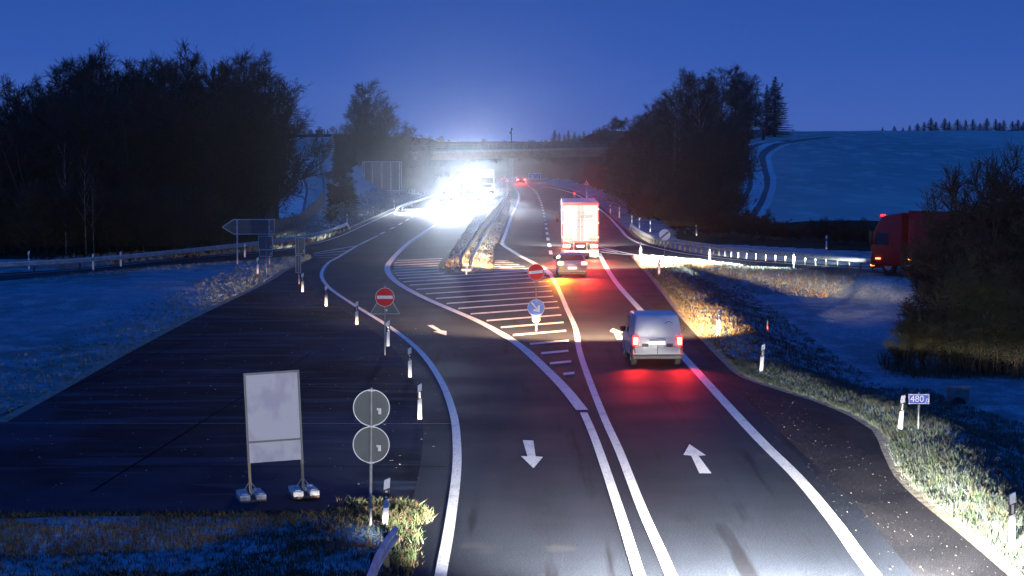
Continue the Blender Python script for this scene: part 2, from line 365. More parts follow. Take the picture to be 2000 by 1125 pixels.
E_px = [(1137, 801), (1105, 761), (1067, 722), (1011, 672), (939, 630), (882, 605), (844.7, 589), (803.6, 569), (776, 552), (761, 537), (756.5, 521.5), (766, 506), (799, 474), (829, 453), (856, 436), (885, 418), (915, 399)]
strip('lane_line', pw(E_px), .36, z=.009)
PF = pw(F_px); strip('edge_line', [(PF[0].x, 20)]+PF, .22, z=.009)
strip('edge_line', pw([(0, 538), (128, 528.5), (299, 511.5), (461, 497), (505, 494), (535, 490.7), (576, 484), (612, 477), (660, 462.5), (720, 436), (775, 411), (832, 385)]), .15)
for a, b_ in (((612, 495), (700, 479.5)), ((612, 497), (681, 489.5)), ((614, 500), (668, 496.5)), ((618, 503.5), (655, 503))):
    strip('gore_line', pw([a, b_]), .22, smooth=0, z=.012)
# dashed lane lines
def dashes(name, pts, period, dash, width, s0=0):
    P = np.array(catmull([tuple(p)[:2] for p in pts], .5)); d = np.r_[0, np.cumsum(np.linalg.norm(np.diff(P, axis=0), axis=1))]; s = s0
    b = MB()
    while s+dash < d[-1]:
        for k in range(4):
            q = [np.array([np.interp(s+dash*(k+j)/4, d, P[:, 0]), np.interp(s+dash*(k+j)/4, d, P[:, 1])]) for j in (0, 1)]
            t = (q[1]-q[0]); t /= np.linalg.norm(t); nn = np.array([t[1], -t[0]])*width/2
            b.add([(*(q[0]-nn), .008), (*(q[0]+nn), .008), (*(q[1]+nn), .008), (*(q[1]-nn), .008)], [(0, 1, 2, 3)])
        s += period
    o = b.build(name, M_MARK, fix=False); o['kind'] = 'structure'
dashes('dashed_line', pw([(1076.3, 497), (1073, 479.6), (1070.4, 467.4), (1067, 446.4), (1064.6, 430), (1060, 408), (1054, 389), (1045, 373), (1030, 362)]), 12, 6, .25)
dashes('dashed_line', pw([(742, 458), (759, 449), (768, 445), (791, 432), (830, 410), (870, 388), (890, 376)]), 12, 6, .25)
# hatching, clipped between lines E and D and off the median
Ew = np.array([p[:2] for p in catmull([tuple(p) for p in pw(E_px[:14])], .5)]); Dw = np.array([p[:2] for p in catmull([tuple(p) for p in pw(D_px)], .5)])
Eo = Ew[np.argsort(Ew[:, 1])]; Do = Dw[np.argsort(Dw[:, 1])]
hb = MB()
def hstripe(c, slope, xl, xr, wd):
    run = None; N = 90; xs_ = np.linspace(xl, xr, N); ys_ = c+slope*xs_
    dm, im = seg_dist(xs_, ys_, MED)
    L = np.interp(ys_, Eo[:, 1], Eo[:, 0])+.35; Rr = np.where(ys_ < 136, np.interp(ys_, Do[:, 1], Do[:, 0])-.3, 1.5+(136-ys_)*.13)
    if c > 165: return
    ok = (~im) & (dm > .3) & (xs_ > L) & (xs_ < Rr) & (ys_ > 72)
    k = 0
    while k < N:
        if ok[k]:
            j = k
            while j+1 < N and ok[j+1]: j += 1
            if j > k+2:
                hb.add([(xs_[k], ys_[k]-wd/2, .012), (xs_[j], ys_[j]-wd/2, .012), (xs_[j], ys_[j]+wd/2, .012), (xs_[k], ys_[k]+wd/2, .012)], [(0, 1, 2, 3)])
            k = j+1
        else: k += 1
for c in [70.6, 75, 79.2, 83.4, 87.8, 92.6, 97.1, 101.5, 106.3, 110.5, 114.6, 118.9, 123.2, 127.6, 131.8, 135.5, 139, 142.3, 145.3, 148.6, 151.7, 154.8, 158, 161]:
    hstripe(c, 1.0, -8.5, 3.2, .82)
for c in (140.6, 143, 145.6, 148, 150.5, 152.8): 
    hb.add([(-1.15, c-.35, .012), (1.9-(c-138)*.14, c-.35, .012), (1.9-(c-138)*.14-.1, c+.35, .012), (-1.15, c+.35, .012)], [(0, 1, 2, 3)])
for c in np.arange(165, 215, 3.2):      # ribbed hatching that runs on between the lanes
    xl = np.interp(c, Eo[:, 1], Eo[:, 0])+.5
o = hb.build('hatching', M_MARK, fix=False); o['kind'] = 'structure'
def ppoly(name, pts, z=.008):
    P = pw(pts); bm = bmesh.new(); f = bm.faces.new([bm.verts.new((p.x, p.y, z)) for p in P]); bm.normal_update()
    if f.normal.z < 0: f.normal_flip()
    me = bpy.data.meshes.new(name); bmesh.ops.triangulate(bm, faces=bm.faces[:]); bm.to_mesh(me); bm.free(); me.materials.append(M_MARK)
    o = link(bpy.data.objects.new(name, me)); o['kind'] = 'structure'
ppoly('lane_arrow', [(1346.6, 868), (1379, 890), (1364, 890.5), (1389.5, 925), (1366, 925), (1350, 890.5), (1334.6, 889)])
ppoly('lane_arrow', [(1197, 641.5), (1218, 650), (1209, 650.5), (1220, 663), (1205, 663), (1199, 650), (1190.5, 647)])
ppoly('lane_arrow', [(1021, 860), (1041.6, 861), (1046, 891.6), (1060.5, 893), (1042, 915), (1017, 891), (1030, 891.6)])
ppoly('lane_arrow', [(834, 635.5), (845.6, 635), (862, 645.6), (872, 647), (872, 655.5), (845.6, 647.6), (855, 647)])
# gritty edge strips and slab joints
strip('verge_strip', [(9.12, 30)]+[(p[0]+.02, p[1]) for p in rv[2:] if p[1] < 160], .3, z=.02, m=M_GUT, smooth=0)
strip('verge_strip', [(p[0], p[1]) for p in il[20:-1]], .35, z=.02, m=M_GUT, smooth=0)
strip('verge_strip', [(p[0], p[1]) for p in ro[3:-3]], .25, z=.02, m=M_GUT, smooth=0)
strip('verge_strip', [(p[0], p[1]) for p in le[:-1]], .35, z=.02, m=M_GUT, smooth=0)
for yy, xa, xb in ((62.9, -24, -1.7), (84, -16, -3.5), (118.5, -14.2, -9.8), (54.5, -26, -1.6)):
    strip('slab_joint', [(xa, yy+.25), ((xa+xb)/2, yy+.1), (xb, yy)], .07, z=.009, m=M_JOINT, smooth=0)
    strip('slab_joint', [(xa, yy+.33), ((xa+xb)/2, yy+.18), (xb, yy+.08)], .035, z=.009, m=M_MARK, smooth=0) if yy in (62.9,) else None
for x0_, y0_, x1_, y1_ in ((-9.5, 50.5, -7.6, 84), (-16.0, 50, -12.5, 96)):
    strip('slab_joint', [(x0_, y0_), (x1_, y1_)], .05, z=.009, m=M_JOINT, smooth=0)
rc = np.random.default_rng(5)
for k in (1, 3):
    x0c = rc.uniform(-1.2, 8.6) if k % 2 else rc.uniform(-12, -3); y0c = rc.uniform(44, 100) if k % 2 else rc.uniform(52, 95); ac = rc.uniform(-.5, .5)+(0 if rc.random() < .5 else 1.57); pts_ = [(x0c, y0c)]
    for j in range(9): ac += rc.normal(0, .25); pts_.append((pts_[-1][0]+.45*math.sin(ac)*.6, pts_[-1][1]+.9*math.cos(ac)))
    strip('crack', pts_, rc.uniform(.015, .035), z=.0065, m=M_JOINT, smooth=0)
# farm tracks on the frosted hill
M_RUT = mat('rut_soil', (.06, .08, .085), .95, col2=(.13, .17, .18), scale=.5)
def terr_strip(name, pix, width, m, dz=.07, w2=None):
    P = [hit(x, y) for x, y in pix]; P = [p for p in P if p is not None]
    return strip(name, [(p.x, p.y) for p in P], width, z=dz, m=m, smooth=1.2, follow=True, w2=w2)
terr_strip('farm_track', [(1433, 425), (1452, 395), (1466, 368), (1466, 345), (1460, 318), (1458, 300), (1470, 288), (1500, 280), (1540, 274)], .9, M_RUT, w2=1.5)
terr_strip('farm_track', [(1462, 432), (1478, 405), (1492, 372), (1495, 350), (1488, 320), (1487, 303), (1505, 288), (1550, 276), (1620, 268)], 1.0, M_RUT, w2=2.5)
M_PALEF = noise_mat('rimed_turf', [(.72, .74, .72), (.8, .45, .6, (.55, .58, .56), 4, (1, 1, 1))], rough=.95, bump=.5, bscale=4, bdist=.1, spec=.05)
terr_strip('frosted_verge', [(1448, 428), (1466, 400), (1480, 370), (1481, 347), (1475, 320), (1473, 302), (1488, 288), (1525, 277)], 1.3, M_PALEF, dz=.075, w2=2.0)
terr_strip('frosted_verge', [(1418, 420), (1437, 392), (1450, 366), (1451, 345), (1446, 320), (1446, 302), (1458, 288), (1492, 276)], 1.2, M_PALEF, dz=.075, w2=1.5)
terr_strip('frosted_verge', [(1478, 436), (1494, 408), (1507, 375), (1510, 350), (1503, 322), (1502, 306), (1520, 291), (1560, 279)], .7, M_PALEF, dz=.075, w2=1.0)
terr_strip('frosted_verge', [(552, 430), (560, 400), (565, 370), (560, 345), (575, 322), (590, 308)], 1.3, M_PALEF, dz=.075)
terr_strip('frosted_verge', [(577, 418), (583, 392), (587, 367), (580, 345), (592, 327), (606, 314)], 1.2, M_PALEF, dz=.075)
terr_strip('farm_track', [(565, 420), (575, 395), (578, 370), (570, 345), (585, 325), (600, 312)], .8, M_RUT)
terr_strip('farm_track', [(588, 415), (592, 390), (595, 365), (590, 345), (600, 328), (612, 315)], .8, M_RUT)

# ------------------------------------------------------------------ grass (uncountable)
def in_poly(px, py, poly): return seg_dist(px, py, poly)[1]
def blades(name, n, sampler, h0, h1, wd, mats, tuft=6, lean=.5, mi_fn=None):
    """curved two-triangle blades, in tufts"""
    cxy = sampler(n//tuft); k = len(cxy); c = np.repeat(cxy, tuft, 0); c = c+rng.normal(0, .05, c.shape)*(h1/.15)**.5
    N = len(c); z = height(c[:, 0], c[:, 1]) - .01
    h = rng.uniform(h0, h1, N)*np.repeat(rng.uniform(.6, 1.3, k), tuft); a = rng.uniform(0, 2*np.pi, N)
    ln = rng.uniform(.1, lean, N)*h; la = rng.uniform(0, 2*np.pi, N)
    dx, dy = np.cos(a)*wd/2*(h/h1+.4), np.sin(a)*wd/2*(h/h1+.4)
    B = np.stack([c[:, 0], c[:, 1], z], -1); u = np.stack([dx, dy, 0*dx], -1)
    lv = np.stack([np.cos(la)*ln, np.sin(la)*ln, 0*ln], -1); up = np.zeros((N, 3)); up[:, 2] = h
    v = np.stack([B-u, B+u, B+up*.55+lv*.35+u*.6, B+up*.55+lv*.35-u*.6, B+up+lv], 1).reshape(-1, 3)
    i = np.arange(N)*5
    t = np.concatenate([np.stack([i, i+1, i+2], -1), np.stack([i, i+2, i+3], -1), np.stack([i+3, i+2, i+4], -1)])
    mi = rng.integers(0, len(mats), k); mi = np.repeat(mi, tuft); mi = np.tile(mi, 3)
    o = np_mesh(name, v, t, mats, mi=mi); o['kind'] = 'stuff'; tag(o); return o
M_G1 = mat('frost_blade', (.2, .29, .3), .8, var=.4, scale=1.5); M_G2 = mat('green_blade', (.13, .19, .07), .8, var=.4, scale=1.5)
M_G3 = mat('straw_blade', (.27, .21, .11), .85, var=.3, scale=1.2); M_G4 = mat('brown_blade', (.2, .11, .045), .85, var=.3, scale=1.2)
M_STALK = mat('stalk', (.14, .1, .045), .9, var=.4, scale=1.5); M_G5 = mat('pale_blade', (.28, .34, .33), .85, var=.3, scale=1.2)
def strip_sampler(path, lo, hi, p=1.6):
    P = np.array(path); sg = np.linalg.norm(np.diff(P, axis=0), axis=1); cs = np.r_[0, np.cumsum(sg)]
    def f(n):
        s = rng.uniform(0, cs[-1], n); i = np.clip(np.searchsorted(cs, s)-1, 0, len(sg)-1); t = (s-cs[i])/sg[i]
        q = P[i]*(1-t[:, None])+P[i+1]*t[:, None]; d = (P[i+1]-P[i])/sg[i][:, None]
        nn = np.stack([d[:, 1], -d[:, 0]], -1); o = lo+(hi-lo)*rng.uniform(0, 1, n)**p
        q = q+nn*o[:, None]; return q[road_d(q[:, 0], q[:, 1]) > .1]
    return f
near_v = [p for p in rv if 34 < p[1] < 82]; mid_v = [p for p in rv if 80 < p[1] < 165]
o = blades('verge_grass', 110000, strip_sampler(near_v, .12, 7.5), .06, .17, .014, [mat('verge_rime', (.085, .115, .1), .9, var=.5, scale=1), mat('verge_green', (.06, .1, .035), .9, var=.5, scale=1), mat('verge_pale', (.13, .145, .12), .9, var=.4, scale=1), mat('verge_straw', (.09, .075, .04), .9, var=.4, scale=1), MATS['verge_rime']], lean=1.0)
o['label'] = 'frosted grass along the right verge in the foreground'; o['category'] = 'grass'
o = blades('verge_grass', 45000, strip_sampler(mid_v, .12, 6), .06, .16, .022, [MATS['verge_straw'], mat('verge_brown', (.085, .055, .028), .9, var=.4, scale=1), MATS['verge_rime'], MATS['verge_straw']], lean=1.0)
o['label'] = 'dry rimed grass beside the middle of the right verge'; o['category'] = 'grass'
BLP = xy(W([(-60, 1000), (640, 999), (700, 992), (800, 992), (832, 1004), (816, 1056), (802, 1118)]))+[(-1.85, 34), (-14, 34), (-14, 45)]
def poly_sampler(poly, dens=None):
    P = np.array(poly); lo = P.min(0); hi = P.max(0)
    def f(n):
        q = rng.uniform(lo, hi, (int(n*1.6), 2)); q = q[in_poly(q[:, 0], q[:, 1], poly)]
        if dens is not None: q = q[rng.uniform(0, 1, len(q)) < dens(q)]
        return q
    return f
o = blades('foreground_grass', 70000, poly_sampler(BLP, lambda q: .25+.75*(vnoise(q[:, 0], q[:, 1], .7, 9) > -.1)), .05, .16, .016, [mat('dull_green', (.06, .085, .04), .9, var=.5, scale=1), mat('dull_brown', (.1, .055, .025), .9, var=.5, scale=1), mat('dull_straw', (.13, .095, .05), .9, var=.5, scale=1)], lean=1.0)
o['label'] = 'rough grass and weeds in the lower left corner'; o['category'] = 'grass'
WP = xy(W([(640, 1004), (668, 984), (720, 981), (800, 984), (838, 1004), (820, 1056), (805, 1120), (740, 1122), (775, 1050), (730, 1018)]))
o = blades('foreground_weeds', 30000, poly_sampler(WP, lambda q: np.clip(.35+1.1*vnoise(q[:, 0], q[:, 1], .35, 19), .04, 1)), .04, .22, .024, [mat('weed_green', (.09, .14, .05), .85, var=.5, scale=2), mat('weed_dry', (.14, .11, .06), .9, var=.4, scale=2), MATS['weed_green'], mat('weed_brown', (.1, .06, .03), .9)], lean=1.1)
o['label'] = 'taller green weeds around the crash barrier end in the lower left'; o['category'] = 'weeds'
o = blades('median_grass', 60000, poly_sampler(MED), .04, .13, .03, [mat('median_straw', (.1, .075, .045), .9, var=.4, scale=1), mat('median_brown', (.1, .065, .035), .9, var=.4, scale=1), mat('median_grey', (.12, .115, .095), .9, var=.4, scale=1)], lean=.8)
o['label'] = 'tall dry grass on the median around the double crash barrier'; o['category'] = 'grass'
gore_s = strip_sampler([(p[0], p[1]) for p in gi[:-2]], .15, 3.5)
o = blades('gore_grass', 36000, strip_sampler(gi[:-2], .15, 6), .08, .22, .03, [M_G5, M_G1, M_G3], lean=.8)
o['label'] = 'rimed grass on the wedge beside the slip road'; o['category'] = 'grass'
o = blades('left_verge_grass', 40000, strip_sampler([p for p in le if p[1] > 140], .2, 6), .08, .3, .04, [M_G5, M_G1, M_G3], lean=.8)
o['label'] = 'rimed grass along the left edge of the far carriageway'; o['category'] = 'grass'
o = blades('left_island_grass', 26000, strip_sampler([(p[0], p[1]) for p in il[2:-1]], .15, 3.5, 1.6), .05, .15, .022, [M_G1, M_G5, M_G2], lean=.9)
o['label'] = 'frosted grass on the island left of the closed carriageway'; o['category'] = 'grass'
# fallen leaves and grit
def litter(name, n, poly, s0, s1, m, label):
    q = poly_sampler(poly)(n*3)[:n]; N = len(q); a = rng.uniform(0, 6.28, N); s = rng.uniform(s0, s1, N)
    v = []
    for k in range(4):
        r = s*(1 if k % 2 == 0 else .6); v.append(np.stack([q[:, 0]+np.cos(a+k*1.57)*r, q[:, 1]+np.sin(a+k*1.57)*r, .016+s*.5*rng.uniform(0, 1, N)], -1))
    v = np.stack(v, 1).reshape(-1, 3); i = np.arange(N)*4
    o = np_mesh(name, v, np.stack([i, i+1, i+2, i+3], -1), [m]); o['kind'] = 'stuff'; o['label'] = label; o['category'] = 'leaves'
M_LEAF = mat('dry_leaf', (.75, .72, .66), .6, col2=(.3, .2, .1), scale=2)
litter('fallen_leaves', 800, [(-24, 50), (-1.9, 48), (-2, 70), (-4, 100), (-10, 125), (-15, 115)], .015, .045, M_LEAF, 'pale fallen leaves strewn over the closed carriageway')
litter('fallen_leaves', 500, [(6.9, 38), (9, 38), (9.2, 48), (8.9, 60), (8.6, 70), (7, 72)], .006, .02, M_LEAF, 'pale grit and leaf scraps on the right hard shoulder')

# ------------------------------------------------------------------ lamps
def aim(o, d):
    o.rotation_mode = 'QUATERNION'; o.rotation_quaternion = Vector(d).to_track_quat('-Z', 'Y')
def spot(parent, loc, d, power, col, size=70, blend=1, rad=.08, flat=None, name='beam'):
    l = bpy.data.lights.new(name, 'SPOT'); l.energy = power; l.color = col; l.spot_size = R(size); l.spot_blend = blend; l.shadow_soft_size = rad
    o = bpy.data.objects.new(name, l); link(o, parent); o.location = loc; aim(o, d)
    if flat: o.scale = (1, flat, 1)
    return o
def area(parent, loc, d, power, col, sx=.25, sy=.15, name='glow'):
    l = bpy.data.lights.new(name, 'AREA'); l.shape = 'RECTANGLE'; l.spread = R(64); l.size = sx; l.size_y = sy; l.energy = power; l.color = col
    o = bpy.data.objects.new(name, l); link(o, parent); o.location = loc; aim(o, d); return o
def emat(name, col, s): return mat(name, tuple(min(c, .9) for c in col), .3, emit=col, es=s)
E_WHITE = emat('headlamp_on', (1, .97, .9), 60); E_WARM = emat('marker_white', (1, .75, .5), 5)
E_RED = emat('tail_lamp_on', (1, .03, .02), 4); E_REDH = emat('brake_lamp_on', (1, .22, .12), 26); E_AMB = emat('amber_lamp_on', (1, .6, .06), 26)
E_AMB2 = emat('amber_marker_on', (1, .3, .05), 6); E_PLATE = emat('glowing_plate', (1, .97, .92), 1.5)  # plates emit a little, standing in for light their foil throws back
M_REDL = mat('red_lens', (.45, .01, .01), .25)

# ------------------------------------------------------------------ vehicles
def arch(yc, r, z0, n=9):
    return [(yc-r*math.cos(math.pi*k/n), z0+max(0, math.sqrt(max(r*r-(r*math.cos(math.pi*k/n))**2, 0)))) for k in range(n+1)]
def hull(prof, hwf, name, m, parent, bevel=.05, seg=3):     # prof (y,z) closed; half width by z
    n = len(prof); b = MB()
    v = [(-hwf(z), y, z) for y, z in prof]+[(hwf(z), y, z) for y, z in prof]
    f = [tuple(range(n)), tuple(range(2*n-1, n-1, -1))]+[(k, n+k, n+(k+1) % n, (k+1) % n) for k in range(n)]
    b.add(v, f); return b.build(name, m, parent, smooth=True, bevel=bevel, seg=seg)
def wheel(parent, x, y, r=.31, wd=.2, name='wheel'):
    b = MB(); s = 1 if x > 0 else -1
    prof = [(r*.6, -wd/2), (r*.93, -wd/2), (r, -wd*.36), (r, wd*.36), (r*.93, wd/2), (r*.6, wd/2)]
    n = 24; v = []; f = []
    for k in range(n):
        a = 2*math.pi*k/n
        for rr, xx in prof: v.append((xx, rr*math.cos(a), rr*math.sin(a)))
    m = len(prof)
    for k in range(n):
        for j in range(m): f.append((k*m+j, k*m+(j+1) % m, ((k+1) % n)*m+(j+1) % m, ((k+1) % n)*m+j))
    b.add(v, f); t = b.build(name, M_RUBBER, parent, smooth=True); t.location = (x, y, r)
    q = MB(); q.cyl((s*wd*.1, 0, 0), (s*wd*.42, 0, 0), r*.6, r*.58, 20)
    for k in range(5):
        a = 2*math.pi*k/5; q.cyl((s*wd*.44, .0, 0), (s*wd*.46, r*.52*math.cos(a), r*.52*math.sin(a)), .03, .03, 6)
    q.build('rim', M_RIM, t, smooth=True)
    return t
def quad_panel(parent, name, pts, m, th=.012):          # pts 3D quad loop, thickened outward along its normal
    P = [Vector(p) for p in pts]; nrm = (P[1]-P[0]).cross(P[2]-P[1]).normalized(); n = len(P); b = MB()
    b.add([p-nrm*th for p in P]+[p+nrm*th for p in P], [tuple(range(n-1, -1, -1)), tuple(range(n, 2*n))]+[(k, (k+1) % n, n+(k+1) % n, n+k) for k in range(n)])
    return b.build(name, m, parent)
def text_mesh(parent, s, size, loc, rot, m, name='lettering', ext=.004, align='CENTER'):
    cu = bpy.data.curves.new('txt', 'FONT'); cu.body = s; cu.size = size; cu.extrude = ext; cu.align_x = align; cu.align_y = 'CENTER'
    o = bpy.data.objects.new('txt', cu); C.objects.link(o); dg = bpy.context.evaluated_depsgraph_get()
    me = bpy.data.meshes.new_from_object(o.evaluated_get(dg)); bpy.data.objects.remove(o); me.materials.clear(); me.materials.append(m)
    t = link(bpy.data.objects.new(name, me), parent); t.location = loc; t.rotation_euler = rot; return t

def car(name, loc, rz, label, cat, paint, L=4.1, hw=.88, H=1.45, kind='hatch', plate=True, tail='on', head=None, headcol=(1, .93, .8), flip=False, blink=False, group=None, tailp=0, head_dip=.11, high=0, hang=90, hup=.01, hcone=50, hside=0, highcol=None, lside=0):
    t = empty(name, loc, label, cat, rz, group)           # rear bumper at y=0, nose at y=L
    wr = .31; ya, yb = .78, L-.82
    if kind == 'van':
        low = [(.03, .26)]+arch(ya, .36, wr)+arch(yb, .36, wr)+[(L-.04, .26), (L, .6), (L-.08, .82), (L-.35, .95), (L-1.0, 1.08), (.01, 1.06)]
        up = [(.01, 1.0), (.10, H-.12), (.22, H-.02), (1.2, H), (L-1.9, H-.02), (L-1.55, H-.1), (L-.75, 1.0)]
        topin = .13; belt = 1.03
    else:
        low = [(.10, .22)]+arch(ya, .35, wr)+arch(yb, .35, wr)+[(L-.04, .24), (L, .5), (L-.1, .7), (L-.5, .84), (L-1.15, .93), (.1, .96), (.0, .85), (.0, .5), (.05, .3)]
        up = [(.08, .92), (.42, H-.1), (.62, H-.02), (1.5, H), (L-1.95, H-.05), (L-1.75, H-.09), (L-.98, .9)]
        topin = .24; belt = .95
    hull(low, lambda z: hw-.03*max(0, (.5-z))/.3, 'body', paint, t, .035, 2)
    top = hull(up, lambda z: hw-.02-topin*max(0, z-belt)/(H-belt), 'roof', paint, t, .07, 3)
    # glass
    def ins(pts, k=.8): c = sum((Vector(p) for p in pts), Vector())/len(pts); return [c+(Vector(p)-c)*k for p in pts]
    hwz = lambda z: hw-.02-topin*max(0, z-belt)/(H-belt)
    if kind != 'van':
        z0, z1 = belt+.03, H-.12; y0, y1 = .1+.34*(z0-.92)/(H-.1-.92)-.01, .1+.34*(z1-.92)/(H-.1-.92)-.01
        quad_panel(t, 'rear_window', ins([(-hwz(z0), y0, z0), (hwz(z0), y0, z0), (hwz(z1), y1, z1), (-hwz(z1), y1, z1)], .86), M_GLASS)
    z0, z1 = belt+.05, H-.13
    a, b_ = up[-1], up[-2]
    fy = lambda z: a[0]+(b_[0]-a[0])*(z-a[1])/(b_[1]-a[1])+.005
    quad_panel(t, 'windscreen', ins([(hwz(z0), fy(z0), z0), (-hwz(z0), fy(z0), z0), (-hwz(z1), fy(z1), z1), (hwz(z1), fy(z1), z1)], .9), M_GLASS)
    for s in (-1, 1):
        ylo = 1.9 if kind == 'van' else .6; yhi = fy(z0)-.15
        quad_panel(t, 'side_window', [(s*(hwz(z0)+.003), ylo, z0), (s*(hwz(z0)+.003), yhi, z0), (s*(hwz(z1)+.003), fy(z1)-.12, z1), (s*(hwz(z1)+.003), ylo+.15, z1)][::s], M_GLASS, .006)
        m = MB(); m.box(s*hw, L-1.62, belt+.02, s*(hw+.2), L-1.5, belt+.2); m.build('mirror', M_BLACK, t, bevel=.03)
        for yy in (ya, yb): wheel(t, s*(hw-.12), yy)
        # tail lamps
        tl = MB()
        if kind == 'van':
            tl.box(s*(hw-.01), -.03, .74, s*(hw-.23), .06, 1.1); lamp = tl.build('tail_lamp', E_RED if tail == 'on' else M_REDL, t, bevel=.02); q = MB(); q.box(s*(hw-.05), -.045, .8, s*(hw-.19), -.02, 1.03); q.build('bulb', E_REDH, lamp, bevel=.02)
            q = MB(); q.box(s*(hw-.012), -.012, .4, s*(hw-.1), .05, .77); q.build('tail_lens', M_REDL, t, bevel=.012)
            q = MB(); q.box(s*(hw-.02), -.015, .3, s*(hw-.12), .05, .39); q.build('reflector', E_RED, t, bevel=.01)  # no lamp: reflector given its own glow in place of returned light
        else:
            tl.box(s*(hw-.01), -.03, .76, s*(hw-.32), .08, .92); lamp = tl.build('tail_lamp', (E_AMB if (blink and s < 0) else E_REDH) if tail == 'on' else M_REDL, t, bevel=.02)
        if tailp and tail == 'on':
            colr = (1, .35, .02) if (blink and s < 0) else (1, .02, .015)
            area(lamp, (s*(hw-.12), -.05, .9 if kind == 'van' else .84), (0, -1, -.45), tailp*(1.2 if (blink and s < 0) else 1), colr, .22, .16)
        # head lamps
        h = MB(); h.box(s*(hw-.06), L-.16, .6, s*(hw-.38), L-.005, .76); hl = h.build('headlamp', E_WHITE if head else M_GLASS, t, bevel=.02)
        if head:
            spot(hl, (s*(hw-.22), L+.02, .68), (lside, 1, -head_dip), head, headcol, hang, .7, .09, head_dip*1.02/math.tan(R(hang/2)))
            if high: spot(hl, (s*(hw-.22), L+.03, .68), (hside, 1, hup), high, highcol or headcol, hcone, 1, .09)
    bz = .26 if kind == 'van' else .2
    q = MB(); q.box(-hw+.02, -.05, bz, hw-.02, .15, bz+.17 if kind == 'van' else bz+.12); q.build('bumper', M_BLACK, t, bevel=.03)
    if plate:
        pz = .78 if kind == 'van' else .5
        q = MB(); q.box(-.26, -.03, pz, .26, -.012, pz+.12); q.build('number_plate', E_PLATE, t, bevel=.01)
    q = MB(); q.box(-hw+.12, L-.03, .32, hw-.12, L+.02, .5); q.build('grille', M_BLACK, t, bevel=.015)
    return t
P_VAN = mat('van_paint', (.6, .61, .63), .3, .25, .5); P_CAR = mat('car_paint', (.5, .5, .53), .25, .4)
P_DARK = mat('dark_paint', (.03, .035, .05), .25, .3); P_GREY = mat('grey_paint', (.25, .26, .28), .3, .3)

def lane_head(px, py, dx): pass
pv = at(1284, 716)
van = car('delivery_van', (pv.x, pv.y, 0), R(2.0), 'pale silver panel van with glowing tail lamps nearest the camera on the wide edge line', 'van', P_VAN, 4.3, .90, 1.84, 'van', lside=-.12, head=420000, headcol=(1, .58, .28), tailp=42, hang=72, head_dip=.055, high=1200)
b = MB(); n = 28
for k in range(n):
    a0, a1 = 2*math.pi*k/n, 2*math.pi*(k+1)/n
    b.cyl((.4+.17*math.cos(a0), .085, 1.42+.17*math.sin(a0)), (.4+.17*math.cos(a1), .085, 1.42+.17*math.sin(a1)), .012, n=6)
b.build('round_emblem', M_GLASS, van)
b = MB(); b.box(-.86, .03, 1.06, .86, .045, 1.075); b.box(-.012, .0, .45, .012, .02, .75); b.box(-.55, -.006, .7, -.32, .006, .82); b.box(.32, -.006, .7, .55, .006, .82); b.build('tailgate_trim', M_BLACK, van)
b = MB(); b.box(-.3, -.03, .92, .3, 0, .97); b.build('door_handle', M_CHROME, van, bevel=.01)
pc = at(1118, 542)
car('hatchback_car', (pc.x, pc.y, 0), R(.8), 'small silver hatchback braking and flashing its left indicator behind the white lorry', 'car', P_CAR, 4.0, .87, 1.46, 'hatch', head=260000, headcol=(1, .56, .26), hang=112, head_dip=.07, high=7600, highcol=(1, .93, .78), tailp=230, blink=True)
# car just entering below the camera: its headlamps light the foreground
car('estate_car', (4.75, 28.8, 0), R(0), 'dark car just entering at the bottom edge with headlamps lit', 'car', P_DARK, 4.4, .88, 1.4, 'hatch', head=360000, headcol=(1, .95, .84), tail='off', head_dip=.09, high=12500, hcone=24, hside=.12, hup=-.01, hang=76)
car('estate_car', (4.9, -42, 0), R(2), 'unseen car added behind the camera, its full beam lighting the sign backs', 'car', P_GREY, 4.4, .88, 1.4, 'hatch', head=3000, headcol=(1, .97, .92), tail='off', high=60000, hcone=44)  # added out of view to brighten the signs and the blank board

